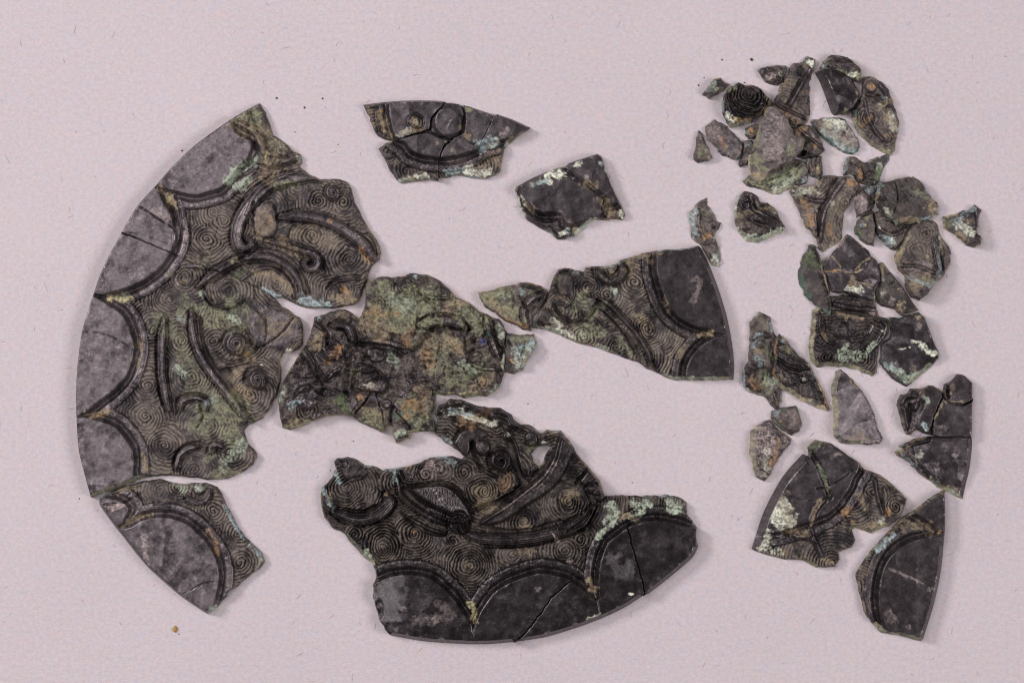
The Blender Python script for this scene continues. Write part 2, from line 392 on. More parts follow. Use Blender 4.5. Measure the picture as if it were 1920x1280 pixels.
        if warp: tp = tp + warp * ((X - cx) ** 2 + (Y - cy) ** 2) / 2000.
        bot = np.maximum(z0 + tp, 0.0) if (z0 or any(tilt)) else np.zeros(g.shape)
        h = np.maximum(h, 1.2) * ZS; low = low * ZS
        Z = np.maximum(bot + h, bot + .6)
        # ---- mesh
        GX = np.where(ins, X, NX); GY = np.where(ins, Y, NY)
        Z = np.where(ins, Z, bot + low)
        q = ins[:-1, :-1] | ins[1:, :-1] | ins[:-1, 1:] | ins[1:, 1:]
        nr, nc = g.shape; idx = np.arange(nr * nc).reshape(nr, nc)
        F = np.stack([idx[:-1, :-1][q], idx[1:, :-1][q], idx[1:, 1:][q], idx[:-1, 1:][q]], 1)
        raised_b = raised > .5
        cls[(cls == 0) & raised_b] = 60; cls[em & (code == 'e')] = 70; cls[rm & (cls < 50) & (w > 5)] = 80
        fc = cls[:-1, :-1][q]
        vx = (GX.ravel() - cx) * PX; vy = (cy - GY.ravel()) * PX; vz = Z.ravel() * PX
        co = np.stack([vx, vy, vz], 1)
        nrm = np.zeros_like(co)
        fn = np.cross(co[F[:, 2]] - co[F[:, 0]], co[F[:, 3]] - co[F[:, 1]])
        for k in range(4): np.add.at(nrm, F[:, k], fn)
        nrm /= np.maximum(np.linalg.norm(nrm, axis=1), 1e-12)[:, None]
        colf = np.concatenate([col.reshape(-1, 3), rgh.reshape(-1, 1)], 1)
        # boundary edges -> side wall
        E = np.concatenate([F[:, [0, 1]], F[:, [1, 2]], F[:, [2, 3]], F[:, [3, 0]]])
        key = E.min(1) * (nr * nc) + E.max(1); uq, inv, cnt = np.unique(key, return_inverse=True, return_counts=True)
        BE = E[cnt[inv] == 1]
        def part(nm, faces, mat, parent, wall=False):
            used = np.unique(faces); rem = np.full(nr * nc, -1); rem[used] = np.arange(len(used))
            v = co[used]; f = rem[faces]; cc = colf[used]; nv = nrm[used]
            if wall:
                wa = BE[:, 0]; wb = BE[:, 1]; nb = len(BE); o = len(v)
                ta = co[wa]; tb = co[wb]; zb = (bot.ravel() * PX)
                ba = ta.copy(); bb = tb.copy(); ba[:, 2] = zb[wa]; bb[:, 2] = zb[wb]
                v = np.concatenate([v, ta, tb, ba, bb]); a = np.arange(nb)
                wf = np.stack([o + nb + a, o + a, o + 2 * nb + a, o + 3 * nb + a], 1); f = np.concatenate([f, wf])
                # face winding runs counter-clockwise in world space, so outward is to the right of a -> b
                wn = np.cross(tb - ta, np.array([0, 0, 1.0])); wn /= np.maximum(np.linalg.norm(wn, axis=1), 1e-12)[:, None]
                nv = np.concatenate([nv, wn, wn, wn, wn]); wc = colf[wa]
                cc = np.concatenate([cc, wc, colf[wb], wc, colf[wb]])
                if underside:
                    uf = np.unique(F); rm2 = np.full(nr * nc, -1); rm2[uf] = np.arange(len(uf))
                    o = len(v); lowv = co[uf].copy(); lowv[:, 2] = zb[uf]
                    v = np.concatenate([v, lowv]); f = np.concatenate([f, rm2[F][:, ::-1] + o])
                    nv = np.concatenate([nv, np.tile((0, 0, -1.), (len(lowv), 1))]); cc = np.concatenate([cc, colf[uf]])
            me = bpy.data.meshes.new(nm); me.vertices.add(len(v)); me.vertices.foreach_set('co', v.ravel())
            me.loops.add(len(f) * 4); me.loops.foreach_set('vertex_index', f.astype(np.int32).ravel())
            me.polygons.add(len(f)); me.polygons.foreach_set('loop_start', np.arange(len(f), dtype=np.int32) * 4)
            me.update(calc_edges=True); me.shade_smooth()
            ca = me.attributes.new('patina', 'FLOAT_COLOR', 'POINT'); ca.data.foreach_set('color', cc.astype(np.float32).ravel())
            me.normals_split_custom_set_from_vertices([tuple(r) for r in nv])
            me.materials.append(mat)
            ob = bpy.data.objects.new(nm, me); scene.collection.objects.link(ob); ob.parent = parent
            return ob
        comp = np.zeros(len(F), int); grid_id = np.full(q.shape, -1); grid_id[q] = np.arange(len(F)); ncomp = 0
        for c in np.unique(fc):
            if c == 0: continue
            todo = set(map(tuple, np.argwhere((grid_id >= 0) & (cls[:-1, :-1] == c))))
            while todo:
                st0 = [todo.pop()]; got = [st0[0]]
                while st0:
                    a, b = st0.pop()
                    for nb2 in ((a + 1, b), (a - 1, b), (a, b + 1), (a, b - 1)):
                        if nb2 in todo: todo.remove(nb2); st0.append(nb2); got.append(nb2)
                if len(got) < 110: continue
                ncomp += 1; gi = np.array(got); comp[grid_id[gi[:, 0], gi[:, 1]]] = ncomp
        main = comp == 0; start = 1
        if main.sum() < 60: main |= comp == 1; start = 2
        flat = panels and ispan[ins].mean() > .6 and ncomp < start
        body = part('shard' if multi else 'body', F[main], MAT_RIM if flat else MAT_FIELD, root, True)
        for k in range(start, ncomp + 1):
            c = fc[comp == k][0]
            nm = 'rim_panel' if c < 50 else {50: 'scalloped_border', 60: 'raised_ornament', 70: 'broken_edge', 80: 'rim_side'}[c]
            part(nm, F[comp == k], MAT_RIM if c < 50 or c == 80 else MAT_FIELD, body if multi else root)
    return root

# ------------------------------------------------------------------ the large fragments
C1 = [(227.5, 435.6), (260, 447), (300, 465), (330, 478), (350, 488), (380, 500), (415, 510), (430, 512), (458, 527), (486, 539), (516, 559)]
def cs(pts, rev=False, skip_last=True):
    p = list(pts)[::-1] if rev else list(pts)
    if skip_last: p = p[:-1]
    return ' '.join('c%g,%g' % q for q in p)
RIM1_UP = 'r227.5,435.6 r235,420 r259,382.5 r293,345 r321,313 r364,272 r420.6,230.6 r450,212 '
F1A = (RIM1_UP + '486,193 495.6,208 505,234 512,253 527,262 540.6,274 550,283 563,289 565,302 561,311 572,321 585.6,328 599,335.6 608,335.6 621,334.7 636,335.6 651,341 '
       '657,350.6 664,377 672,394 679,409 692,430 705.6,448.7 712,462 714,475 711,486 696,499 688.7,520 683,538.7 679,548 672,563 662.5,571.5 636,576 589,579 565,575 546,567 531,559 '
       + cs(C1, True))
F1B = (cs(C1) + ' 516,559 527.5,572.5 542.5,582 552,591 561,595 565,606 569,625 567,635 565,648 557.5,654.7 544,662 535,661 529,665 525.6,674 525.6,710 520,736 509,757 499,774 492,785 '
       '480.6,790.6 464,798 458,807.5 460,822 465.6,834 475,841 480.6,849 481,857 472.5,872.5 e455,885 e425,897.5 392.5,899 370,896 345,894 315,891 e280,894 e255,901 e230,912.5 e187.5,927.5 '
       'r169,932.5 r157.5,890 r146,840 r141.5,770 r141,732.5 r143,695 r147,657.5 r152.5,620 r162,587.5 r174,550 r186,516 r205,475')
fragment('mirror_fragment', 'largest mirror fragment, a long curved smooth rim with scallops and dense spiral ornament', [F1A, F1B], T=17, rimw=3.2, tan=.6, brown=.6, haze=.9, base=.92, seed=1,
  panels=['296,347 318,356 336,360 364,365 392,360 417,350 440,325 466,292 470,266 440,246 425,205 300,200 240,310 285,345',
          '293,352 310,382 321,405 326,425 329,442 325,462 310,490 295,507 269,527 235,541 205,550 176,551 110,520 130,350 270,322',
          '176,554 201,569 227.5,587.5 242.5,610 250,634 252,654 246,682 235,708 214,731 186,753 158,773 110,780 100,560',
          '158,782 186,788 214,798 235,819 248,841 252.5,865 250,885 247,920 120,960 90,790'],
  strokes=[('band', '590,333 540,335 500,350 468,382 449,415 444,445 452,465 466,468 473,458 466,449', 22, 4.5), ('ridge', '560,322 505,345 478,368 462,402', 5, 1.5),
           ('disc', 498, 412, 25, 1.2, 38), ('groove', '476,380 473,412 480,438 498,449 516,440 522,412 515,385', 4, 2.5),
           ('band', '526,408 565,405 600,411 632,423 662,443 685,463 702,484', 21, 5), ('ridge', '548,417 580,415 608,422 636,437 661,456 683,478', 4, 1.5),
           ('band', '500,452 525,455 556,466 588,477 597,490 590,503 577,503 571,492 580,487', 14, 4.5), ('groove', '541,440 548,425 575,417', 4, 2.5),
           ('groove', '540,445 548,457 570,464 594,472 607,487 606,503', 5, 4),
           ('band', '372,538 393,518 422,499 450,485 492,480 520,487 546,506 561,528 567,548', 13, 5), ('groove', '400,528 424,511 452,496 490,491 515,497 538,515 552,540', 7, 4),
           ('ridge', '455,524 477,508 505,502 527,512 546,532 552,558', 7, 3), ('groove', '430,505 470,470 500,468 535,480 565,510 580,548', 6, 4),
           ('ridge', '609,562 613,546 628,530 650,525 674,523', 5, 3.5), ('groove', '612,540 628,524 652,518 676,518', 5, 3.5), ('pit', 640, 545, 6, 4, 9),
           ('ring', 625, 362, 15, 4), ('band', '674,437 700,428', 10, 2.5),
           ('band', '360,585 361,620 368,648 381,676 398,702 422,731 449,766 468,788', 13, 5.5), ('groove', '374,600 377,630 386,660 404,692 430,722 455,752', 10, 5.5), ('ridge', '371,600 373,630 382,660 398,690 424,722', 2.5, 3),
           ('band', '309,600 304,640 304,690 307,720 312,748 319,768', 15, 4), ('groove', '293,640 294,700 300,740 312,772', 4, 3),
           ('disc', 443, 646, 25, 4), ('ring', 443, 646, 19, 5), ('disc', 484, 712, 24, 4), ('ring', 484, 712, 18, 5), ('groove', '415,640 424,622 445,616 464,625 470,645', 5, 4), ('groove', '457,715 463,694 484,686 504,696', 5, 4), ('pit', 424, 703, 13, 7, 17), ('groove', '405,660 425,678 455,672 480,652', 6, 4), ('ridge', '412,690 440,684 470,676', 6, 3),
           ('poly', '500,570 548,592 560,610 552,640 520,655 478,640 470,610 480,585', 7, 2), ('groove', '550,596 530,622 505,642 480,655', 3, 2.5), ('groove', '455,560 490,590 500,612 495,650', 3, 1.5),
           ('band', '380,540 400,570 430,575 455,562', 5, 3), ('groove', '381,536 388,562 405,578 430,580', 4, 3.5),
           ('band', '340,768 342,752 365,745 385,750 386,770', 9, 4.5), ('groove', '330,775 335,745 370,738 395,752', 5, 4), ('band', '330,880 336,855 352,840 372,836', 10, 4.5), ('groove', '325,870 332,848 350,832 375,828', 5, 4),
           ('band', '392,850 404,832 420,838', 10, 4), ('groove', '400,842 420,852 440,860', 6, 3.5), ('groove', '375,760 380,780 370,800', 5, 4),
           ('band', '326,365 333,400 334,440 330,462', 8, 2), ('groove', '355,395 356,430 358,455', 4, 2.5), ('band', '350,500 372,498 385,505', 8, 2.5),
           ('groove', '445,325 470,305 500,318 540,308 560,300', 7, 6), ('groove', '440,335 470,320 490,300 478,270', 8, 4), ('ridge', '440,230 470,245 500,285 540,290', 14, 3), ('groove', '470,212 485,245 515,270', 6, 3), ('disc', 530, 280, 14, 3), ('pit', 492, 312, 9, 6, 5),
           ('crack', '258,385 280,398 300,412 326,428', 1.6, 6), ('crack', '174,551 200,558', 1.8, 6), ('crack', '291,584 318,590 336,596 374,595 402,606 437,614 470,628', 1.6, 5), ('crack', '226,436 262,440 300,452 330,464', 1.2, 2), ('crack', '153,622 190,625 225,638 252,656', 1.2, 2),
           ('crack', '410,420 402,450 392,470', 1.3, 4), ('pit', 383, 484, 8, 4)],
  spirals=[(405, 400, 14), (421, 416, 20), (347, 520, 19), (433, 597, 20), (288, 620, 11), (341, 638, 14), (358, 708, 19), (276, 722, 15), (272, 783, 12), (309, 836, 17), (387, 800, 23), (365, 880, 12), (598, 377, 22), (655, 484, 26), (587, 441, 17), (505, 390, 14),
           (520, 535, 14), (390, 450, 10), (560, 350, 10), (625, 545, 12), (645, 380, 8), (400, 640, 6), (435, 850, 26), (430, 545, 14), (320, 560, 12), (470, 740, 10), (450, 620, 8)],
  crust=[('g', '445,222 470,215 480,235', 16, .9), ('t', '455,240 490,250 520,285 500,330', 26, .55), ('G', '426,338 450,318 480,300', 11, .9), ('y', '497,287', 9, .9), ('G', '430,344 452,352 466,338', 9, .8), ('g', '553,345 520,350', 9, .9), ('g', '520,275', 24, .55), ('G', '562,298', 8, .7),
         ('t', '300,355 318,370 330,390', 9, .9), ('y', '318,372', 8, .8), ('y', '205,558 232,562 245,560', 8, .9), ('g', '236,555', 12, .6), ('t', '165,777 190,776 210,770', 8, 1), ('o', '176,778 196,776', 5, .8), ('t', '264,630 264,660 258,690', 6, .8), ('t', '267,850 274,880', 7, .8), ('o', '264,645', 4, .7),
         ('t', '500,420 498,400 500,440', 22, .55), ('t', '560,430 590,440 620,450', 22, .4), ('o', '690,490 678,470', 9, .6), ('t', '530,455 560,475', 16, .5), ('o', '620,415', 6, .6), ('t', '480,510 520,520 545,545', 12, .6), ('o', '510,410', 7, .35), ('o', '655,555 645,540', 9, .85), ('t', '625,560 660,560', 14, .7),
         ('b', '495,541 520,556 540,564', 6, .95), ('b', '565,560 580,568 612,572', 12, .95), ('g', '355,575 400,590 440,600 440,570', 26, .75), ('G', '437,592 445,602', 10, .8), ('g', '300,600 340,640 350,690 370,720', 26, .5), ('G', '332,690 350,705', 10, .6), ('g', '380,790 400,760 430,790 440,830', 34, .75), ('G', '440,850 455,830 420,870', 17, .7), ('g', '455,760 470,780 440,740', 15, .7),
         ('t', '460,660 450,690 440,720 470,740', 20, .6), ('o', '463,664', 6, .7), ('w', '491,683', 4, .8), ('b', '400,745 385,760', 9, .4), ('w', '543,657 536,660', 5, .9), ('g', '378,500 390,482', 12, .5), ('m', '440,520 460,505', 8, .5), ('y', '440,488', 10, .6), ('t', '345,525', 8, .7), ('g', '320,512', 12, .4), ('p', '355,415 350,440', 8, .5), ('p', '290,395 315,410', 10, .5), ('p', '185,670 180,690', 10, .4), ('w', '333,533', 4, .6), ('b', '340,600', 12, .5), ('G', '380,550', 9, .7),
         ('t', '490,600 520,620 540,600', 22, .4), ('k', '500,590 480,620', 18, .35), ('t', '250,902 220,915', 4, .5), ('g', '430,880 400,888', 10, .5), ('g', '385,860 400,850', 10, .5)])

fragment('mirror_fragment', 'curved rim fragment with one smooth lobe and a bright chipped patch at its corner', 
  ['187.5,932.5 205,922.5 237,911 270,901 300,898 320,904 342,907.5 370,904.5 387,904 405,912.5 415,925 422,945 435,967.5 447,990 457.5,1005 475,1020 490,1037.5 496,1052.5 490,1062.5 475,1072.5 455,1090 437.5,1105 412.5,1130 e405,1140 '
   'r388,1151.5 r342,1121 r305,1090 r270,1057 r230,1007 r205,975 r185,945'], T=17, rimw=6.5, tan=.6, haze=.9, base=.92, seed=2, edge='ktb',
  panels=['226,990 247,987 270,974 305,969 342,977 375,1002 400,1035 410,1065 410,1092 403,1122 395,1150 380,1190 290,1140 190,1020', '170,930 215,935 238,945 242,956 234,970 224,985 165,990'],
  strokes=[('band', '350,930 365,940 385,935 393,918', 13, 4), ('disc', 372, 916, 12, 2.5), ('crack', '344,1112 362,1103 385,1092 410,1089', 1.4, 4), ('groove', '190,938 230,920 262,912', 5, 2), ('crack', '195,945 225,942 245,925', 2, 3), ('groove', '290,945 340,942 382,960 420,1000', 3, 2)],
  spirals=[(334, 914, 13), (402, 955, 16), (445, 1000, 20), (450, 1055, 12), (300, 920, 8)],
  crust=[('G', '370,912 384,914', 9, .85), ('G', '335,910 345,918', 10, .7), ('p', '203,952 225,950 245,936', 8, 1), ('t', '240,978 262,968 285,966', 7, .8), ('o', '390,995 402,1012 410,1040', 6, .7), ('t', '228,988 240,980', 6, .8), ('p', '272,1005 272,1035 280,1050', 8, .75), ('b', '420,945 440,985 460,1010', 5, .8), ('b', '470,1020 490,1045', 7, .6), ('G', '402,1138', 8, .9), ('t', '215,922 250,910', 8, .7), ('G', '480,1068 492,1045', 4, .7), ('k', '360,1010 380,1025', 12, .25), ('g', '320,905 355,908', 7, .5), ('k', '235,940 262,925', 4, .8)])

F3A = 'r680.6,196 r700,193.4 r729,190 r765,188 r810,188 833.5,190 c834,194 c825,204 c819,211 c810,221 c807,239 c804,244 c789,248.5 c772.5,254 c754,260 739,265 722,261 708,255 701,241 692,219'
F3B = 'c825,205 836,193 847.5,191.5 858,194 c866,198 c871,215 c868,232 c864,249 c859,256 c844,262 c825,256 c808,249 c809,232 c812,221'
F3C = '869,197 r885,201 r928,215 932,213.5 r935,214.5 r960,223 994,238.5 992,241 e967.5,258 952.5,272 945,279 942,301 939,320 932,327.5 904,336 885,333 866,329 847.5,330 c825,335 c822.5,322 c822.5,305 c827,286 c838,272 c847.5,262 c862.5,252.5 c871,249 c873,232 c873,217'
F3D = '709,279 722,268 c735,266 c754,261 c776,253.5 c802.5,248 c816,254 c829,260 c842,263 c832.5,275 c825,290 c822,305 c822,322 821,340 806,337 e782,340 e750,344 744,337 733,322 722,301 714,286'
fragment('mirror_fragment', 'arched rim fragment cracked into four fitting pieces, one a hexagonal island', [F3A, F3B, F3C, F3D], T=16, rimw=4.5, base=.72, haze=.4, tan=.5, seed=3, edge='gtb',
  panels=['670,175 1010,175 1010,250 940,262 905,269 885,284 847,294 820,295 795,292 772,284 761,268 742,256 732,225 722,175'],
  strokes=[('crack', '926,215 918,235 905,262 895,285', 1.5, 4), ('ring', 780, 230, 13, 2.2), ('disc', 841, 229, 30, 2.6, 32), ('groove', '706,205 712,225 715,245', 7, 3.5), ('crack', '845,225 835,245', 1.2, 2), ('crack', '862,258 890,272', 1.4, 3), ('disc', 728, 292, 12, 2, 8)],
  spirals=[(728, 290, 10), (760, 322, 12), (800, 350, 20), (900, 310, 16)],
  crust=[('t', '715,215 722,240 730,255', 12, .8), ('o', '717,208', 5, .8), ('w', '780,230', 9, .55), ('t', '780,228', 13, .8), ('w', '765,245 750,255', 8, .55), ('t', '790,240 760,250', 10, .5), ('g', '880,205', 8, .9), ('t', '866,240 880,260', 6, .6), ('b', '925,268 905,275', 16, .8), ('w', '915,275 935,265', 10, .4), ('b', '840,325 870,320', 10, .7), ('w', '880,325 920,328', 14, .7), ('t', '905,310 935,295', 16, .6), ('w', '760,335 800,330', 8, .7), ('t', '770,335', 14, .6), ('m', '838,268', 7, .7), ('t', '822,270', 6, .7), ('p', '950,245 940,255', 8, .6), ('t', '690,200 700,235', 6, .6), ('g', '850,285', 7, .5), ('p', '880,300 845,300', 8, .3)])

fragment('mirror_fragment', 'pointed dark slab fragment with white crust along its straight edge', 
  ['965.6,357.6 r968,350 r994.5,335 1024,322 1045,314.5 1055,313 r1066,305.6 r1098,295 1121,288 1126.6,292 1134,310 1143,338 1152,359 1158,372 1167,387 1172.6,403.6 1170,413 1158,410 1135.5,413 e1115,411 e1098,426 1079,443.7 1063,448 1045,449 1033,438 1009,426 990,414 977,395 971,374'],
  T=15, rimw=3, base=.68, haze=.35, tan=.4, seed=4, edge='tbw', lump=.5,
  panels=['960,345 1060,295 1130,280 1160,370 1130,385 1128,398 1105,412 1065,420 1052,400 1010,396 988,378 968,362'],
  strokes=[('crack', '1055,313 1069,326 1091,340 1110,357 1131,374 1128,392', 2.2, 6), ('ridge', '1080,335 1105,350 1135,375', 8, 1.5), ('pit', 1022, 410, 22, 4, 8)],
  crust=[('w', '1028,333 1040,326 1055,327', 12, 1), ('w', '1031,344', 6, .9), ('w', '1078,312 1086,306', 8, .9), ('t', '1012,340 1000,346', 8, .6), ('b', '1002,346 1022,340', 7, .7), ('w', '979,372 985,380', 6, .7), ('t', '985,385 1000,395', 8, .5), ('w', '1050,440 1060,438', 7, 1), ('b', '1065,434', 7, .8), ('w', '1165,400 1168,408', 7, .9), ('b', '1128,308', 6, .8), ('t', '1095,345 1115,350', 12, .5), ('t', '1130,380 1150,400', 15, .6), ('p', '1050,405 1070,420', 12, .4), ('k', '1010,405 1040,415', 8, .6), ('y', '1078,432', 8, .5), ('p', '1098,332', 6, .5)])  # black patch paints shade into the lower depression

fragment('mirror_fragment', 'wedge-shaped rim fragment with a long double ridge and a pale green broken edge', 
  ['1026,553 1030,543 1037,520 1046,504.5 1060,501 1074,504.5 1093,510 1098,501 1121,498.6 1152,496 1163.5,488 1189,480 1208,474 1238.5,469 1271,467 1311,461 1318,470.5 R1319,472 R1327.5,489 R1341.6,524 R1353,557 R1365,599 R1374.5,651 R1377.5,688.5 e1376,712 e1341.6,713 e1295,713 e1259.6,712 1238.5,702.5 1215,691 1196,679 1170.5,671 e1142,660 1116.6,650 1084,644 e1048.6,627.5 1020.5,619 1000,614 1012,585'],
  T=17, haze=.25, tan=.75, base=.6, seed=5, edge='Gtb',
  panels=['1231,470 1230,501 1238,538 1252,573 1276,597 1302,611 1330,618 1345,624 1420,624 1420,430 1231,430', '1345,629 1327,639 1304,658 1290,679 1285,705 1285,745 1430,745 1430,629'],
  strokes=[('band', '1113,553 1140,569 1168,598 1194,627 1213,658 1223,690', 9, 5), ('groove', '1118,572 1142,590 1168,618 1190,650 1202,680', 12, 6), ('ridge', '1125,580 1150,604 1172,632 1188,662', 5, 3),
           ('ridge', '1117,560 1112,575 1095,592 1072,602 1051,590 1037,572', 5, 3.5), ('groove', '1120,572 1100,600 1072,609 1045,597', 5, 4), ('band', '1118,503 1127,518 1142,528 1158,522 1168,508 1166,496', 16, 4.5), ('disc', 1150, 506, 12, 2.5), ('pit', 1059, 531, 17, 9, 27), ('ridge', '1078,530 1076,556 1062,575', 5, 2.5), ('pit', 1022, 595, 20, 5, 18), ('band', '1115,560 1090,546 1080,525', 5, 2)],
  spirals=[(1105, 538, 16), (1217, 617, 30), (1187, 527, 14), (1093, 631, 15), (1157, 653, 24), (1140, 555, 6), (1050, 580, 14), (1205, 670, 16)],
  crust=[('g', '1095,555 1080,575', 18, .7), ('G', '1148,540 1155,552', 7, .8), ('g', '1120,620 1090,630 1105,600', 22, .75), ('G', '1092,630', 10, .7), ('t', '1185,490 1180,510', 12, .7), ('t', '1150,510', 9, .7), ('t', '1220,610 1200,595', 14, .5), ('g', '1160,640 1180,660', 14, .5), ('t', '1310,628 1335,625', 8, .8), ('t', '1255,585 1245,560', 5, .6), ('w', '1045,620 1070,632', 10, .7), ('w', '1035,600 1050,610', 8, .6), ('t', '1218,490', 7, .6), ('t', '1270,670 1285,650', 7, .6), ('p', '1298,525 1312,528 1300,566', 9, .35), ('g', '1040,525', 10, .6), ('t', '1050,555', 12, .5), ('k', '1030,600 1010,605', 12, .6), ('g', '1130,570 1110,585', 9, .6), ('b', '1082,510', 7, .6), ('t', '1240,475 1200,480', 6, .6)])  # black near the narrow end is shade painted into the recess

fragment('mirror_fragment', 'small ochre and green tail-shaped fragment touching the narrow end of the wedge fragment', 
  ['895,547.6 914,546 935,539 968,533.6 976,528.7 991,529.5 1012.5,534.5 1026,546 1024,556 1010,582 998,602 996,620 980,618 968,610 950,605 940,597 924,585 907.5,574 902.5,565.6'],
  T=15, field=2, seed=6, outer=.2, crags=2.2, relief=2, tan=.6, lump=1.1, edge='gto', spirals=[(980, 585, 12), (1010, 560, 20)],
  strokes=[('groove', '955,540 963,560 962,575', 4, 3), ('band', '1020,552 995,562 982,585 988,612', 9, 3.5), ('groove', '974,555 985,575', 5, 4), ('pit', 1005, 585, 9, 4, 14), ('ridge', '978,535 990,538 1005,540', 5, 2)],
  crust=[('g', '905,552 925,560 945,545 945,575 965,600', 22, .95), ('t', '915,562 945,590', 14, .6), ('o', '945,598 985,612', 7, .7), ('b', '978,548', 9, .7), ('m', '1000,550 985,545', 8, .5), ('k', '990,535 1010,545', 7, .5), ('G', '940,555', 10, .4)])

_r = np.random.default_rng(3); LUMPS = []
for _k in range(46):
    _x = _r.uniform(530, 930); _y = _r.uniform(600, 790) if _x < 800 else _r.uniform(570, 735)
    if _k % 3 == 0: LUMPS.append(('pit', _x, _y, _r.uniform(5, 11), _r.uniform(2, 4.5), _r.uniform(4, 9)))
    elif _k % 3 == 1: LUMPS.append(('ridge', '%g,%g %g,%g %g,%g' % (_x, _y, _x + _r.uniform(-22, 22), _y + _r.uniform(-16, 16), _x + _r.uniform(-36, 36), _y + _r.uniform(-24, 24)), _r.uniform(5, 9), _r.uniform(1.5, 3.5)))
    else: LUMPS.append(('disc', _x, _y, _r.uniform(8, 18), _r.uniform(1.5, 3.5), _r.uniform(6, 14)))
fragment('mirror_fragment', 'central lumpy fragment heavily encrusted with green and orange corrosion', 
  ['684.5,533 693.6,526 716.5,517 733,519.7 756,517 769,512 774.6,512 802.5,515 822,524.6 842,541 855,556 871,563 888,574 901,585 912,588.6 925.5,597 935,597 943.6,606.6 951,623 947,640 948,670 947,697 942,705.6 937,725 924,737 e911,743 e894,742 871,747.5 865,743 855,738 e835,743 819,738 815.6,758 806,778 814,786 815,804 812,808 e791,810 773,811 768,822 750,829 743,831 734.6,809 733,797.5 720,797.5 718,809 713,810.6 697,801 674,791 662,784 661,778 626,778 607,781 e585,791 561,802 e541,805.7 528,801.6 524.6,784 521,751.5 523,732 529.5,715.5 541,696 552.5,676 564,655 570.5,651 577,634.5 583.7,615 590,595 605,589 631,580 646,579 659,586 670.6,598 677,592 682,579 684.5,561 685,546'],
  T=17, field=4, seed=7, tan=.5, brown=.5, lump=1.4, edge='gty', ripple=1.0, crags=3.6, relief=4.5, outer=.12, base=.8, gloss=.08,
  strokes=[('band', '788,610 810,602 835,600 860,606 872,614', 20, 7), ('groove', '784,600 815,592 850,594 880,612 872,634', 5, 4), ('groove', '795,630 790,645 775,655', 8, 5),
           ('band', '622,612 640,608 655,616 664,640', 12, 6), ('groove', '600,600 612,625 616,645', 6, 5), ('ridge', '572,652 592,680 612,712', 7, 4), ('groove', '566,665 588,695 606,722', 5, 4), ('ring', 622, 655, 22, 3), ('disc', 610, 662, 24, 2.5),
           ('groove', '668,645 700,648 740,655 755,665', 8, 7), ('band', '680,640 720,640 760,652', 10, 3), ('disc', 705, 665, 22, 4, 16), ('groove', '655,650 652,700 650,735', 12, 6), ('ridge', '652,690 675,683 700,690 720,705 728,725', 5, 4), ('groove', '660,725 680,735 715,740', 7, 6), ('disc', 706, 722, 24, 5, 14), ('pit', 665, 712, 8, 5, 16),
           ('band', '912,592 916,620 926,648 936,672', 10, 5), ('groove', '924,600 930,635 942,660', 5, 4), ('groove', '872,640 874,660 888,656', 5, 5), ('band', '880,680 905,690 935,692', 7, 4), ('groove', '870,690 880,705 905,700', 5, 4), ('band', '885,665 900,662', 8, 3),
           ('crack', '825,640 818,680 812,720', 1.4, 4), ('crack', '695,737 684,755 666,774', 2.2, 9), ('crack', '705,737 712,760 718,776 719,798', 2.2, 9), ('crack', '743,770 765,795 772,812', 2, 7), ('groove', '735,765 733,797', 5, 5),
           ('disc', 735, 655, 32, 3, 20), ('disc', 575, 745, 26, 4), ('ridge', '540,760 560,735 580,720', 8, 3), ('pit', 606, 735, 10, 5), ] + LUMPS + [('band', '662,587 668,596', 8, 3), ('groove', '655,585 672,600', 3, 3), ('ridge', '780,537 800,555 840,560', 8, 3), ('groove', '782,540 795,560 815,572', 5, 4), ('groove', '816,735 817,760', 6, 5)],
  spirals=[(760, 541, 26), (715, 570, 10), (620, 650, 20), (575, 770, 24), (560, 700, 12), (840, 690, 14), (905, 715, 12), (850, 660, 10)],
  crust=[('g', '720,570 760,575 800,580 760,600', 42, .95), ('G', '770,575 740,565', 20, .5), ('o', '770,620 760,640', 14, .5), ('g', '780,640', 16, .5), ('t', '700,590 690,610 720,625', 24, .75), ('o', '695,585 745,590', 9, .5), ('g', '860,565 880,590 900,610', 26, .8), ('t', '860,560 840,580', 20, .7), ('g', '830,650 840,690 870,700 890,690', 34, .7), ('t', '800,665 810,690 800,640', 20, .6), ('o', '800,660 806,680', 12, .5), ('t', '830,640 860,650', 22, .7), ('G', '885,695 870,685', 12, .6), ('u', '908,640', 7, .95), ('v', '915,628', 9, .8), ('G', '940,630 935,612', 9, .75), ('G', '935,725 925,735', 8, .95), ('w', '945,660 945,690', 6, .6),
         ('m', '640,750 650,770', 16, .9), ('o', '676,745', 9, 1), ('t', '690,770 710,785', 18, .8), ('g', '700,775 690,790 712,800', 15, .8), ('u', '700,745', 5, .4), ('g', '780,770 785,795 770,760', 24, .85), ('o', '760,760 785,752 765,780', 13, .8), ('t', '790,730 800,770', 18, .6), ('b', '545,760 560,755', 9, .8), ('G', '535,730 528,745', 8, .8), ('t', '590,650 600,635', 14, .8), ('o', '640,650 615,680', 10, .7), ('t', '540,795 570,795', 14, .7), ('w', '702,720 690,722', 7, .6), ('t', '700,722', 12, .6), ('p', '690,725', 4, .8), ('b', '598,596', 6, .9), ('G', '740,680 730,660', 14, .5), ('b', '780,520', 6, .8), ('G', '745,815 760,810', 9, .8), ('y', '840,740 900,738', 6, .8), ('v', '740,780 770,770', 10, .4), ('t', '660,580 640,590', 10, .6), ('m', '650,600', 6, .4), ('g', '670,700 660,695', 10, .6), ('k', '560,690 590,660', 12, .3), ('o', '905,710 912,718', 5, .7), ('t', '880,735 900,725 920,700', 12, .6)])

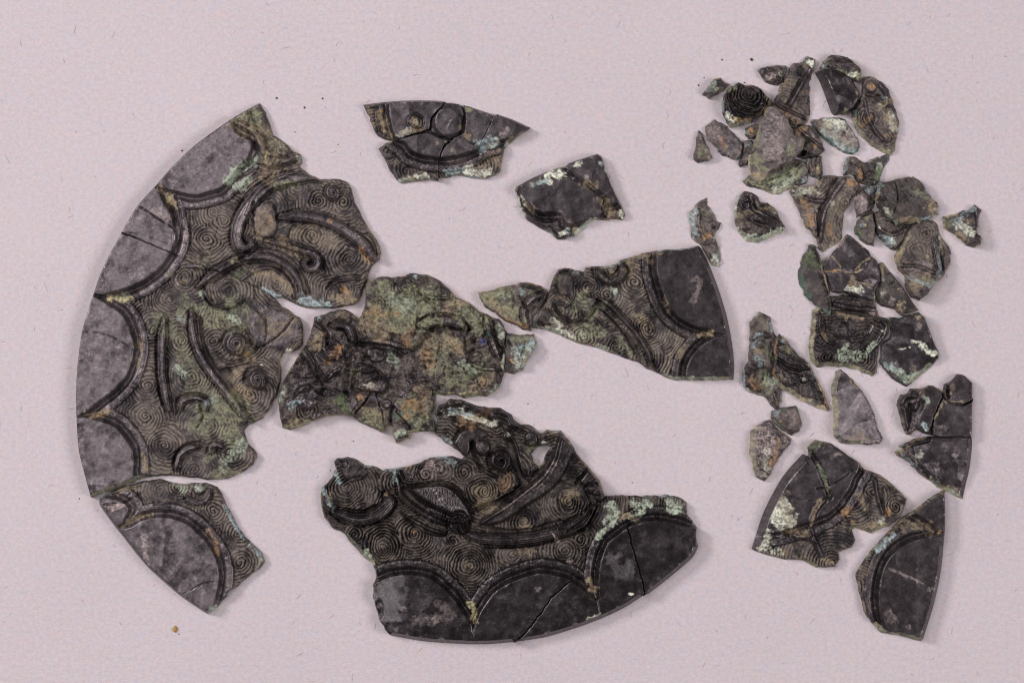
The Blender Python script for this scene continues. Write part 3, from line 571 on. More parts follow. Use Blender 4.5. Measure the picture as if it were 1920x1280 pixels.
fragment('mirror_fragment', 'small folded turquoise-edged flake tucked against the encrusted central fragment', 
  ['947,624 975,628 1001,626 1006.7,644 1002.6,656 e989.5,674 e979.7,695 963,701 946,698 944,674 945,647.6'],
  T=12, field=1, seed=8, lump=1.4, edge='bGt', spirals=(), crust=[('g', '970,635 990,640', 16, .8), ('b', '975,660 1000,645', 18, .8), ('G', '998,650 985,670', 8, .8), ('o', '960,677', 7, .9), ('w', '972,690 965,650', 9, .5), ('t', '985,660', 10, .5)],
  strokes=[('groove', '954,640 965,655 972,672', 5, 4), ('ridge', '1003,648 985,672 972,695', 6, 2.5), ('groove', '985,640 978,665', 4, 2.5)])

C7 = [(1134, 929), (1117, 956), (1108, 980), (1103, 1009), (1093, 1045), (1078.6, 1079), (1052, 1103), (1032.6, 1120), (1015.7, 1144.6), (996, 1171), (979, 1190.6), (963, 1204)]
C8 = [(1178, 929), (1178, 953), (1177, 990), (1185, 1021), (1197, 1065), (1208, 1108), (1206, 1117)]
F7A = ('625,866 632,860 651.5,856 667,861 685,873 699,873.4 716.5,882 737.6,878 759,876 788.6,866 806,858.5 825.5,856 848,856 866,860 869.6,856 850.6,839 831.6,826.5 814,812 819,786 815,778 823,759 836,755 842,748 869.6,750.5 905,763 939,765 956,776 968.7,790.6 977,797 992,796 1004.5,803 1013,814 1025.6,805 1051,807.5 1070,828.6 1082.6,852 1108,881 1125,900 '
       + cs(C7) + ' R963,1204 R905,1208 R839,1206 R785,1201 730.6,1191 721,1180.6 710,1160 704,1141 699,1119 699,1096 704,1085 703,1070 e697,1055 e680,1044 e660,1019 646,1003 637.5,994.6 625,991 609,972 600.5,945.4 600.5,915.6 613,905 625,891 628,875')
F7B = '1144,930 1166,928 ' + cs(C8) + ' R1206,1117 R1166,1142 R1117,1164 R1069,1181 R1020.5,1195 ' + cs(C7, True, False)
F7C = '1202,930 1250.6,928 1275,931.5 1287,941 1288,963 1299,977.5 1307.5,989.6 1305,1006.5 R1310,1023.5 R1299,1045 R1262.7,1077 R1216.7,1113 ' + cs(C8, True, False)
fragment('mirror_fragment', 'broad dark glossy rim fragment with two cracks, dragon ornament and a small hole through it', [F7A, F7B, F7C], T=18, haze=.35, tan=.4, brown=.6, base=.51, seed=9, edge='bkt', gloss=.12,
  holes=['996,852 1007,839 1021,835 1032,837 1023.5,852 1017,868.6 1009,875 1000,866.5'],
  panels=['690,1093 706,1090 727,1081 755,1076 785,1077 811,1085 830,1100 849,1119 864,1141 877,1162 886,1180 886,1270 640,1270', '888,1180 899,1149 912,1128 927,1109 952,1092 980,1081 1000,1075 1020,1073 1057,1081 1076,1091 1095,1106 1115,1125 1123,1137 1123,1270 888,1270', '1125,1137 1121,1094 1125,1055 1137,1021 1154,1004 1183,985 1221,975 1263,980 1300,991 1360,1000 1340,1130 1200,1270 1125,1270'],
  strokes=[('band', '628,958 650,968 678,972 704,966 723,952 732,936 724,927', 22, 6), ('groove', '625,945 650,956 680,958 705,948', 6, 4), ('ridge', '630,948 655,960 690,962', 4, 2),
           ('band', '746,897 753,927 780,952 811,970 836,981', 9, 6), ('groove', '760,920 785,940 815,957 838,968', 13, 8), ('band', '759,965 787,981 810,992 834,999', 7, 3.5), ('groove', '752,960 785,990 815,1001 836,1003', 4, 3), ('crack', '837,975 838,1000', 3.5, 6), ('ring', 859, 981, 17, 5),
           ('poly', '770,915 800,910 835,910 862,930 884,968 872,978 838,976 805,955 780,935', 3, 4.5, .15, 5.2), ('groove', '765,912 800,905 838,905 866,925 888,960', 5, 4.5),
           ('band', '868,992 893,1006 945,1010 1000,1006 1055,992 1092,975 1112,950', 22, 5), ('groove', '895,1024 945,1025 1000,1021 1060,1006 1095,992', 4, 3.5), ('groove', '905,985 950,994 1000,990 1050,975', 5, 4),
           ('poly', '1050,815 1072,835 1065,870 1040,910 990,945 945,975 905,984 900,975 945,945 985,915 1015,885 1035,850', 4, 6), ('ridge', '1048,825 1038,862 1018,894 985,922 945,952 905,977', 7, 3), ('groove', '895,955 930,940 960,925 985,905', 9, 8), ('groove', '1000,890 1020,870 1030,845', 6, 4), ('band', '900,958 935,935 965,918', 7, 3),
           ('ring', 938, 864, 20, 7), ('disc', 905, 838, 17, 6), ('groove', '885,830 890,855 905,880 930,892', 7, 6), ('groove', '955,830 965,860 975,890 985,905', 14, 9), ('ridge', '945,800 965,830 975,870 985,888', 7, 4), ('disc', 952, 815, 12, 5), ('disc', 996, 822, 16, 4), ('ridge', '820,770 870,765 930,785 965,800', 14, 5), ('ridge', '870,757 910,772 945,775 965,795', 8, 4), ('poly', '850,830 865,808 895,802 915,815 890,830 872,855', 4, 3.5), ('groove', '850,825 868,800 900,795', 4, 3),
           ('disc', 1104, 894, 22, 5, 17), ('disc', 1116, 913, 15, 5.5), ('disc', 1124, 930, 11, 6), ('groove', '1080,905 1092,890 1102,878 1120,880', 5, 5), ('groove', '1096,915 1106,905 1124,905', 4, 4), ('groove', '1066,995 1095,975 1108,950 1100,920', 6, 3),
           ('band', '748,880 755,900 775,905 800,905', 6, 3), ('ridge', '770,905 775,890 785,885', 5, 2), ('pit', 645, 868, 9, 3), ('poly', '636,865 662,860 690,880 680,895 650,900', 4, 3), ('groove', '650,900 675,893', 3, 2), ('crack', '868,860 885,858 893,866 902,886', 2.2, 6), ('crack', '1018,880 1022,930 1045,985 1053,1015', 1.3, 2.5), ('pit', 712, 1140, 9, 5, 20), ('crack', '963,1200 980,1190', 1.4, 5), ('pit', 630, 980, 10, 3)],
  spirals=[(720, 1024, 44), (776, 1002, 36), (878, 1058, 48), (665, 1003, 18), (650, 915, 40), (981, 976, 26), (1066, 942, 38), (907, 921, 32), (825, 880, 20), (870, 885, 16), (960, 1040, 20), (1060, 1030, 26), (1090, 1010, 12), (850, 1010, 10), (740, 905, 6), (800, 890, 26), (940, 900, 16)],
  crust=[('b', '605,915 615,935 622,955', 7, .7), ('G', '604,918', 6, .7), ('t', '617,945 620,925', 5, .7), ('b', '740,885 743,900', 7, .8), ('t', '725,925', 6, .8), ('G', '685,1035 695,1055', 9, .9), ('b', '628,880 635,905', 6, .7), ('b', '850,868 835,862', 8, .5), ('w', '835,775 860,772 895,785 930,795', 8, .75), ('b', '845,770 890,778', 9, .6), ('b', '835,820 845,830', 7, .7), ('o', '860,785 880,795 915,770', 12, .45), ('o', '950,895 945,910', 14, .45), ('t', '905,920 915,945', 24, .5), ('t', '1075,925 1060,935', 18, .5), ('t', '985,985', 16, .4), ('p', '806,870 815,880 800,885', 14, .6), ('w', '952,815', 6, .6), ('m', '992,842 1000,830', 6, .8), ('G', '1020,830 1024,838', 6, .9), ('t', '1035,812', 9, .7),
         ('y', '880,1128 888,1140 889,1165', 8, .95), ('t', '1105,1085 1112,1105', 10, .8), ('y', '1105,1088', 6, .7), ('p', '1040,868 1015,900 985,925 945,955', 6, .45), ('p', '1037,1000 1045,1012', 5, .9), ('w', '1181,1113', 5, .9), ('G', '1135,990 1120,1005', 9, .8), ('G', '1145,945 1155,960 1145,975', 14, .85), ('G', '1190,945 1215,945', 12, .9), ('G', '1180,970 1205,960', 8, .9), ('G', '1255,945 1270,950', 16, .9), ('t', '1165,965 1190,972', 8, .8), ('t', '1285,945', 6, .6), ('p', '745,1135 760,1140', 7, .5), ('p', '815,1165', 11, .45), ('p', '1010,1105', 8, .45), ('p', '780,1160 850,1150 820,1130', 12, .3), ('h', '720,1110 730,1140', 35, .9), ('h', '740,1100', 30, .6), ('h', '1150,1050 1165,1075 1180,1060', 18, .45), ('w', '1105,1158 1125,1150', 5, .6), ('k', '950,1140 990,1130 920,1170', 30, .5), ('k', '1180,1090 1150,1110', 20, .35), ('t', '960,1035 1000,1032', 8, .4), ('o', '778,995', 5, .6), ('t', '875,1060', 12, .5), ('p', '1068,1052', 7, .4)])  # ridge streak: worn metal plus painted highlight; hazy and black panel patches: painted reflections
# ------------------------------------------------------------------ the heap of small fragments
def small(label, outline, **kw):
    a = dict(T=13, field=0, lump=.9, tan=.45, edge='tbk', underside=True, relief=1.6, crags=1.5, outer=.6, facets=4, jag=6.0)
    if kw.get('panels') or kw.get('T', 13) < 9: a['facets'] = 2
    a.update(kw); a['base'] = a.get('base', 1.0) ** .85 * .86
    return fragment('mirror_fragment', label, outline if isinstance(outline, list) else [outline], **a)
small('tiny grey-green wedge flake lying apart beyond the round spiral fragment', '1316,178.6 1328,160.5 1337.6,147 1352,146.6 1359,154 1369,157 1360.5,167 1344,177 1331,183.5', T=9, lump=1.5, seed=11, crust=[('b', '1330,165', 10, .6), ('G', '1340,163', 12, .6), ('y', '1345,166', 5, .6)])
small('tiny dark glassy flake with a pointed end beside the tall ridged fragment', '1419.6,131 1426,129 1441,123 1454,121 1475,122 1474.5,139 1469,154 1454,159 1437.6,155.6 1429.4,144', T=10, lump=1.6, base=.9, gloss=.15, seed=12, edge='kbp', crust=[('p', '1450,140 1440,145', 7, .6), ('w', '1463,137', 5, .6), ('k', '1450,132', 9, .4)])
small('tall brown ridged fragment with a cream broken tip, under the mottled slab', '1505,114.6 1513,104 1529.5,111 1530,118 1526,132.6 1518,155.6 1519.6,182 1521,208 1515,229.4 1492,241 1462,240 1440,215 1447.5,198 1460.6,169 1478.6,136 1487,119.5', T=12, field=1, brown=.9, base=1.15, tan=.5, seed=13, spirals=[(1470, 190, 10), (1560, 150, 20), (1490, 225, 8)], ripple=.7,
  strokes=[('ridge', '1520,130 1505,155 1488,185 1476,205', 9, 3.5), ('groove', '1500,150 1485,180 1474,202', 5, 3.5), ('pit', 1503, 135, 7, 5, 11), ('ridge', '1455,195 1480,208 1510,222', 7, 3), ('groove', '1460,192 1485,203', 5, 4)],
  crust=[('w', '1518,116 1526,122', 7, 1), ('o', '1512,124', 5, .8), ('k', '1503,134', 6, .6), ('o', '1505,172', 7, .4), ('t', '1480,150', 16, .4), ('o', '1495,228 1480,215', 10, .4)])
small('round black fragment bearing a single large spiral, with orange and blue broken lower edge', '1385,155 1398,159 1421,162 1433,174 1447.5,187 1446,195 1434,203 1426,215 e1408,229.4 e1388,236 e1372,241 1362,231 1355.6,211 1354,195 1357,180 1364,169', T=13, field=0, base=.35, brown=.2, tan=.1, gloss=.12, seed=14, spirals=[(1404, 179, 40)], ripple=1.5, edge='otb', z0=3,
  strokes=[('groove', '1368,175 1372,200 1385,220', 7, 3), ('ridge', '1388,205 1410,210 1430,195', 5, 2)], crust=[('g', '1370,170 1378,165', 6, .8), ('w', '1364,218 1370,228', 8, .8), ('o', '1380,226 1400,228', 7, .9), ('b', '1372,233', 7, .9), ('y', '1378,222', 6, .8), ('t', '1436,180 1442,190', 6, .5), ('u', '1366,210', 5, .3)])
small('small grey-brown rough slab with a bluntly rounded hexagonal shape', '1324,237.7 1340.7,224 1355.5,231 1368.6,241 1381.7,254 1391.5,265.6 1395,280.4 1385,298.4 1372,298.4 1352,288.6 1337.4,270.5 1326,260.7', T=11, base=2.1, brown=.7, lump=.6, haze=.8, seed=15, crust=[('p', '1345,255 1360,270', 22, .5), ('o', '1350,262 1362,278', 8, .4), ('h', '1375,275', 20, .6), ('g', '1360,285', 8, .4)])
small('tiny upright brown chip with a green foot beside the hexagonal grey slab', '1313,245 1319.4,251 1324,269 1334,288.6 1337.4,296.8 1331,301.7 1309.5,305 1301,296.8 1304.6,278.7 1304.6,255.8', T=11, lump=1.4, base=1.3, seed=16, crust=[('g', '1312,290 1318,280', 9, .9), ('m', '1314,292', 6, .6), ('t', '1330,298', 6, .8), ('p', '1313,255', 6, .4)])
small('tiny orange-brown pebble-like chip wedged between spiral fragment and green slab', '1398,239 1421,231 1430,240 1424,257 1404.7,260 1398,252.5', T=10, lump=1.5, seed=17, crust=[('o', '1408,245', 9, .9), ('t', '1405,250', 8, .6), ('v', '1400,255', 6, .6)])
small('narrow grey crumbly chip half hidden along the left side of the green slab', '1393,264 1411,260.7 1422,280 1409.6,292 1401.4,308 1388,313 1385,305 1393,288.6', T=10, lump=1.7, base=1.4, seed=18, crust=[('b', '1402,272', 9, .4), ('p', '1397,300', 6, .5)])
small('dark brown jagged chip with orange flecks beside the green slab, under the pale triangle', '1480,246 1509.7,232.8 1524.4,234.4 1534,247.6 1542.5,265.6 1546.6,282 1536,292 1509.7,296.8 1490,293', T=12, lump=1.8, base=1.2, brown=.9, seed=19, strokes=[('ridge', '1500,245 1520,262 1545,280', 7, 2.5), ('pit', 1502, 286, 10, 5, 7)], crust=[('o', '1512,240 1500,245', 9, .6), ('o', '1528,275', 6, .7), ('k', '1500,288 1515,290', 9, .7), ('p', '1520,255', 8, .4)])
small('small dark brown stub with a speckled tan end below the orange-flecked chip', '1512,294 1542.5,292 1544,323 1536,336 1521,331 1512,315', T=10, lump=1.4, base=.95, brown=.8, seed=20, spirals=[(1560, 310, 10)], crust=[('t', '1531,318', 9, .9), ('y', '1530,316', 5, .5)])
small('tiny blue-grey flake poking out at the right end of the green crusted fragment', '1500,326 1517,329 1513,344 1500,349 1488,348', T=8, lump=1.5, base=1.4, seed=21, crust=[('b', '1508,338', 9, .6)])
small('pale green crusted fragment with layered torn edge, lying under the big mottled slab', '1393,339.4 1404,328 1420,315 1480,300 1493,298 1509.7,301.7 1522,311.5 1516,324.7 e1501.5,341 e1485,352.6 e1457,364 1444,360.8 1424.4,352.6 1401.4,348.5', T=11, field=0, lump=1.3, base=1.3, seed=22, edge='Gyw', strokes=[('ridge', '1400,345 1440,350 1475,332 1500,310', 8, 2), ('crack', '1430,345 1450,335 1480,325', 2.5, 5)], crust=[('g', '1420,340 1480,330 1500,312', 22, .95), ('G', '1480,335 1460,350', 14, .7), ('m', '1490,310 1455,345', 9, .6), ('h', '1510,318', 12, .7), ('w', '1450,357 1480,345', 6, .6)])
small('large mottled purple-brown and green slab lying on top of other fragments', '1432.6,200 1444,197 1455.5,201.6 1477,224.6 1485,242.6 1490,254 1509.7,260.7 1504.7,278.7 1493,296.8 1485,308 1465,315 1444,326 e1427.6,341 1416,339.4 1404.7,329.6 1402,298 1411,277 1419.4,249 1427.6,224.6', T=8, z0=12.5, lump=.55, base=2.0, brown=.8, haze=.8, seed=23, edge='gty',
  strokes=[('crack', '1403,302 1425,318 1440,328', 1.4, 3), ('crack', '1490,250 1494,262', 1.2, 2)], crust=[('g', '1412,300 1425,315', 16, .85), ('g', '1485,275 1478,290', 14, .8), ('g', '1420,255 1418,275', 10, .6), ('p', '1445,290 1450,225', 20, .5), ('t', '1415,328 1430,335', 12, .7), ('y', '1420,330', 8, .4), ('p', '1440,250', 9, .4), ('o', '1455,320', 6, .4), ('h', '1450,240', 30, .4)])
small('black smooth blade fragment with a steep dark-red side', 'd1529,136 d1539,155.6 d1550.5,185 d1560,211 1565,216 1575,214.7 1585,214.7 1600,205 1613,187 1608,164 1594,145 1572,130 1547,128', T=15, base=.75, lump=.2, haze=.3, brown=.1, tan=.1, gloss=.12, seed=24, edge='tkg', panels=['1500,100 1640,100 1640,230 1500,230'], strokes=(), crust=[('t', '1611,185 1605,170', 4, .7), ('g', '1585,210', 9, .7), ('p', '1560,190', 3, .5)])
small('black cap-shaped fragment with green and white crusted end resting over the black blade', '1536,128 1542,116 1552,106.4 1562,103 1582,105 1598,113 1606,121 1614,128 1614.5,142.5 1609.6,154 1598,154 e1585,146 1572,137.6 1554,132.7 1537,131', T=9, z0=9, base=.85, lump=.6, tan=.2, gloss=.12, seed=25, edge='gyk', crust=[('g', '1606,140 1612,150', 11, .9), ('w', '1594,142 1600,140', 7, .8), ('g', '1548,115 1540,122', 8, .8), ('b', '1545,125', 5, .7), ('m', '1594,148', 5, .6), ('t', '1585,105 1570,104', 5, .5)])
small('oval ornate fragment with ribs, an orange spot and a tan sloping side', '1618,147 1627.6,144 1642,145 1655.5,152 1667,167 1673.6,183.5 1678.5,201.5 1686.7,221 1687.5,234 1683.4,254 1680,277 e1673.6,290 e1657,285 e1636,274 e1616,257 e1604.7,241 1598,221 1598,208 1611,195 1614.5,182 1616,164', T=13, field=0, base=1.25, lump=1.1, tan=.6, seed=26, edge='tgt', spirals=[(1661, 261, 14), (1631, 222, 16), (1632, 165, 12)], ripple=1.5,
  strokes=[('groove', '1625,178 1640,180 1655,192', 8, 4), ('ridge', '1620,190 1625,215 1640,245 1655,262', 9, 3), ('disc', 1632, 163, 12, 3), ('ridge', '1650,160 1662,180 1660,200', 9, 3), ('pit', 1645, 184, 7, 4)], crust=[('o', '1633,162', 9, .95), ('t', '1668,188 1650,200', 10, .7), ('w', '1677,245 1670,215', 9, .6), ('t', '1665,220 1675,230', 16, .6), ('o', '1632,220 1616,237', 6, .6), ('b', '1660,185', 6, .7), ('v', '1605,212', 8, .6), ('o', '1660,255', 5, .7), ('w', '1650,195', 5, .6)])
small('whitish crusted triangular fragment lying between the blade and the oval fragment', '1522.6,229 1527.6,223 1545.6,219.6 1572,219.6 1585,223 1591.5,232.7 1601,247.5 1609.6,259 1612,270.5 1611,285 1598,290 1582,285 1559,272 1541,256 1527.6,241', T=12, lump=1.2, base=1.6, seed=27, edge='vbv', strokes=[('pit', 1578, 252, 9, 2.5, 5)], crust=[('w', '1555,235 1575,235 1570,265', 20, .75), ('b', '1550,250 1580,270 1600,280', 20, .7), ('p', '1580,252 1600,265', 14, .6), ('t', '1535,230 1600,275', 10, .5), ('v', '1540,253 1560,268', 6, .7), ('w', '1600,250', 12, .5)])
small('forked dark fragment with vivid green patches touching the oval fragment\'s tip', '1585,301 1591,293 1604,293 1612.6,299.5 1624,305 1637,298 1652,291 1660,288 1671.6,288 1668,298 1657,317.6 1648.6,340.5 1642,347 1617.5,345.5 1609,342 1600,332 1585,330 1582,324', T=9, lump=1.6, base=.9, seed=28, strokes=[('pit', 1634, 330, 12, 3, 9), ('ridge', '1610,310 1616,325 1614,342', 6, 3)], crust=[('G', '1648,310 1650,325 1646,338', 8, .75), ('m', '1652,318 1645,335', 9, .8), ('o', '1612,312 1614,330', 6, .8), ('b', '1588,312', 8, .6), ('t', '1602,305', 6, .5), ('k', '1596,305', 5, .6)])
small('long brown forked fragment with orange streaks and cross ribs on its arms', '1481,358.6 1486,352 1507.6,348.7 1529,347 1540.4,330.7 1552,328 1581.4,329 1598,324 1607.6,335.6 1614,347 1611,358.6 1599.4,370 1589.6,388 1583,398 1579.7,417.6 1579.7,445.5 e1566.6,458.6 e1543.6,471 1537,467 1532,447 1514,427.5 1502.6,404.5 1491,378', T=13, base=1.35, brown=.9, tan=.8, lump=1.1, seed=29, edge='tot', spirals=[(1585, 382, 16), (1600, 420, 30), (1520, 340, 20)], ripple=1.0,
  strokes=[('groove', '1572,332 1558,352 1550,375 1538,392', 7, 4.5), ('ridge', '1582,338 1565,362 1550,385 1542,410 1538,450', 10, 3.5), ('groove', '1538,392 1534,420 1534,450', 5, 3.5), ('ridge', '1528,400 1530,430', 6, 2.5), ('ridge', '1490,360 1520,375 1548,378', 10, 2)], crust=[('o', '1508,378 1515,385', 12, .6), ('o', '1521,405 1518,420', 10, .75), ('o', '1558,440 1555,425', 9, .7), ('o', '1598,342', 12, .85), ('w', '1495,360 1525,352', 14, .5), ('g', '1500,365', 14, .5), ('y', '1525,355', 7, .6), ('t', '1570,395 1575,375', 14, .5), ('b', '1595,328 1605,335', 7, .5), ('w', '1558,380', 6, .5), ('g', '1555,400', 9, .4)])
small('bluish mottled chip under the purple-grey lozenge chip', '1612,352 1617.5,348.7 1634,344 1645,350 1644,366.8 1640,383 1636,394.7 1620,400 1604,380', T=7, lump=1.5, base=1.3, seed=30, crust=[('b', '1632,356', 10, .6), ('o', '1638,388', 5, .7), ('w', '1640,350', 4, .5), ('k', '1636,372', 7, .4)])
small('purple-grey lozenge-shaped chip with a rough bright face', '1601,371.7 1617.5,360 1629,368.4 1630,381.5 1627,396 1607.6,407.8 1604,391', T=7, z0=6.5, lump=.9, base=2.6, haze=.9, seed=31, edge='ktk', crust=[('p', '1616,378 1618,392', 16, .85)])
small('pointed brown chip with a vivid green edge and a small yellow spot', '1602.7,427.5 1607.6,414 1624,401 1639,395.5 1639.6,409 1643.7,426 1639,462 1627,460 1616,450.5 1604,439', T=9, base=1.5, brown=.8, lump=.9, seed=32, edge='vtk', crust=[('y', '1621,423', 5, .95), ('b', '1616,424', 5, .8), ('m', '1612,440', 7, .9), ('g', '1622,404', 9, .6), ('p', '1632,440', 9, .4)])
small('ribbed brown fragment with a bluish-white lower end, half under the big dark slab', '1639,400 1655,392 1690,405 1712,418 1703,434 1695,445 1687.5,459 1678,469.5 1665.6,464 1653,450 1645,437.5 1640.6,422', T=11, base=1.2, brown=.8, seed=33, spirals=[(1650, 470, 30)], ripple=1.6, strokes=[('ridge', '1640,425 1670,440 1700,430', 10, 2.5)], crust=[('b', '1670,455 1662,448', 13, .85), ('w', '1672,452', 8, .5), ('w', '1648,428', 5, .9), ('o', '1665,437', 9, .4), ('k', '1655,405 1690,425', 9, .5), ('o', '1694,450', 4, .6)])  # black strip paints the contact shade below the slab lying on top
small('flat grey-brown ornate slab with wavy relief and a tan left edge', '1705,428 1709,420 1730,410 1744,410 1759,420 1762.5,436 1773,453 1781,465.6 1786,476 1780,499 1772.5,517.5 1757.5,529 1742.5,549 1725.6,562.5 1709,555 1699,540 1695.6,515.6 e1682.5,500.6 e1677,491 e1680.6,474 e1692,454', T=12, field=0, base=1.35, brown=.9, tan=.5, lump=1.0, seed=34, edge='tot', spirals=[(1720, 470, 14), (1705, 505, 14), (1735, 440, 14), (1790, 450, 20)], ripple=.8,
  strokes=[('groove', '1758,445 1764,480 1768,505', 4, 3.5), ('band', '1752,448 1757,480 1762,508', 10, 2.5), ('ridge', '1690,498 1720,500 1750,512', 8, 2.5), ('pit', 1768, 470, 5, 3, 14)], crust=[('t', '1681,485 1690,465', 7, .9), ('o', '1681,487', 5, .7), ('t', '1720,535 1735,520', 22, .6), ('g', '1730,530 1750,530', 12, .5), ('t', '1768,470 1764,448', 7, .9), ('o', '1763,447', 4, .8), ('y', '1737,481', 5, .6), ('b', '1700,520 1755,530 1762,435', 6, .5), ('p', '1715,505 1735,500', 14, .4), ('k', '1725,545', 6, .6), ('w', '1782,480', 3, .7)])
small('broad nearly black smooth slab with a crack and cream chips, lying across two others', '1645,353 1648,342 1662.5,340.6 1676.6,337.5 1694,333 1712.5,330.5 1722,336 1733,347 1737.5,359 1750,372 1759,381 1758.6,403 1744,409 e1728,415.6 1703,420 1692,419 e1681,423.4 1669,412.5 1653,401.6 1644,387.5 1639,373', T=9, z0=11, base=.95, brown=.8, lump=.4, tan=.3, seed=35, edge='tyb', strokes=[('crack', '1677,338 1680,355 1682,370 1678,388 1670,408', 1.8, 6)], crust=[('g', '1710,357 1735,370', 8, .6), ('t', '1742,385 1755,395', 13, .8), ('w', '1755,392', 6, .6), ('w', '1665,405 1660,395', 8, .7), ('g', '1668,400', 8, .5), ('t', '1715,410 1690,415', 8, .7), ('b', '1728,412 1742,408', 4, .9), ('k', '1690,370 1655,380', 20, .4), ('b', '1652,348', 6, .5)])
small('lone angular chip with a curled upright edge and pale crust, apart from the heap', '1769,415.6 1772,406 1795,400 1808,394 1823,391.4 1829,384 1840.6,394 1836,409 1834.4,437.5 1843.7,448 1839,459 1829.7,464 1814,461 1803,448 1784,436 1772,426.6', T=11, lump=1.4, base=1.2, seed=36, edge='gyt', strokes=[('ridge', '1828,388 1832,410 1830,440', 7, 3.5), ('pit', 1815, 403, 11, 3, 6)], crust=[('w', '1800,425 1815,435', 13, .75), ('g', '1775,413 1785,420', 9, .8), ('b', '1790,415 1826,392', 8, .7), ('o', '1815,414', 6, .8), ('t', '1810,455 1800,440', 9, .7), ('v', '1787,412', 5, .6), ('t', '1840,450', 5, .6)])
small('slender bluish-grey crusted fragment with a notched middle touching the wedge fragment', '1325,371 1326.4,383.6 1330.6,388 1340.5,400.5 1343,413 1352.4,417 1350,424 1342,435.6 1340.5,447 1349,461 1352.4,475 1352.4,494.7 1349,501 1335,495.4 1326.4,480.6 1315,459.5 1304,454 1297,447 1295.5,424 1292,407.5 1295.5,397.7 1308,379', T=10, lump=1.7, base=1.5, tan=.7, seed=37, edge='bwg', strokes=[('pit', 1336, 420, 9, 4, 6), ('ridge', '1310,395 1312,425 1322,450', 8, 2), ('groove', '1318,400 1322,420 1332,432', 5, 3)], crust=[('b', '1305,395 1298,415 1303,440', 9, .8), ('w', '1300,400 1299,420', 7, .4), ('o', '1329,440 1322,446', 7, .85), ('g', '1328,395 1320,400', 9, .6), ('k', '1338,424', 7, .7), ('w', '1340,485 1345,492', 12, .65), ('g', '1338,470', 9, .5), ('b', '1345,480', 9, .5), ('t', '1315,425', 12, .4)])
small('rounded black-brown chip with a thick pale green crust along its lower edge', '1396.7,358 1411,360 1422,369.5 1427.7,381 1440,379 1453,390.6 1464,410 1472,423 e1470,435.6 e1456,441 e1439,448 e1423.5,455 e1402,452 e1392.5,444 1384,431 1378.5,420 1377.7,399 1380,382 1387,368', T=13, lump=1.0, base=.85, brown=.5, tan=.4, gloss=.12, seed=38, edge='GGw', strokes=[('ridge', '1408,365 1412,390 1430,402 1450,415', 12, 3.5), ('groove', '1392,395 1412,415 1440,425', 7, 3), ('groove', '1428,385 1445,405 1462,415', 5, 3.5), ('pit', 1400, 385, 8, 2.5)], crust=[('G', '1402,447 1425,448 1450,437 1468,430', 9, .95), ('t', '1455,400 1440,390 1384,405', 6, .7), ('o', '1393,417', 4, .8), ('t', '1382,378', 4, .6), ('w', '1423,398', 4, .6), ('g', '1380,425 1388,440', 5, .6), ('k', '1420,412 1400,380', 14, .4)])
small('dark leaf-shaped plate tipped on its side, its red and turquoise edge turned up', '1517.5,459 1527,457.5 1532.5,470.6 1542,495 1549,525 1555,547.5 1559,581 1558,592.5 1551,589 1536,577.5 1514,559 1502.5,536 1495,514 1502.5,489 1510,474', T=5, z0=7, tilt=(.26, 0), base=.75, lump=.8, brown=.4, tan=.2, gloss=.1, seed=39, edge='vkm', strokes=[('ridge', '1526,458 1534,478 1543,503 1550,530 1556,560 1557,588', 6, 3.5)], crust=[('m', '1513,480 1525,495', 14, .7), ('v', '1500,515 1515,555', 10, .6), ('b', '1546,515 1550,530', 4, .9), ('p', '1536,482 1541,497 1553,545', 3.5, .8), ('o', '1552,545 1536,480', 2.5, .5), ('b', '1557,585', 4, .9), ('b', '1527,462', 5, .5), ('g', '1520,470', 6, .5)])
small('dark plate crazed with pale orange cracks and one cream spot', '1590.6,437 1607.5,452 1630,472.5 1634,480 1645,489 1650.6,510 1650.6,527 1641,540 1640,566 1620.6,560.6 1592.5,553 1560.6,547.5 1549,521 1542,495 1559,478 1577.5,455.6', T=9, z0=6, tilt=(0, .09), base=1.0, lump=.2, haze=.3, brown=.1, seed=40, edge='ktk', panels=['1500,400 1700,400 1700,600 1500,600'],
  strokes=[('crack', '1634,481 1615,493 1602,508 1595,513', 1.5, 1.5), ('crack', '1545,510 1570,508 1578,506 1595,512 1617,504 1622,495', 1.5, 1.5), ('crack', '1558,478 1572,492', 1.2, 1), ('crack', '1605,530 1630,538 1645,533', 1.2, 1), ('crack', '1617,506 1632,530', 1.1, 1.2)],
  crust=[('t', '1634,481 1615,493 1604,505', 2.8, .95), ('o', '1546,510 1560,509 1570,507', 3.2, .95), ('t', '1572,506 1595,512 1617,504', 2.4, .95), ('t', '1558,478 1572,493 1576,500', 2.2, .8), ('t', '1600,528 1615,531 1632,540', 2.4, .9), ('t', '1612,531 1645,532', 2, .8), ('w', '1592,541 1602,545 1610,543', 10, .9), ('t', '1597,522 1595,532', 10, .8), ('w', '1639,550 1640,562', 5, .7), ('g', '1605,538', 6, .5)])
small('dark strip-shaped chip with a green dab and tan patch beside the crazed plate', '1649,495 1655,490 r1673,512 r1688,530.6 r1701,549 r1714,568 1724,581 1707,587 1688,590.6 1675,579 1662,575.6 1645,568 1643,551 1650.6,529', T=11, base=.9, lump=.7, brown=.5, rimw=3, seed=41, edge='kgt', crust=[('G', '1655,551', 6, .9), ('G', '1656,525', 6, .6), ('t', '1690,570 1682,578', 10, .85), ('t', '1655,500 1654,510', 5, .8), ('k', '1672,535', 12, .6), ('p', '1670,565', 10, .4), ('o', '1684,542', 3, .8)])
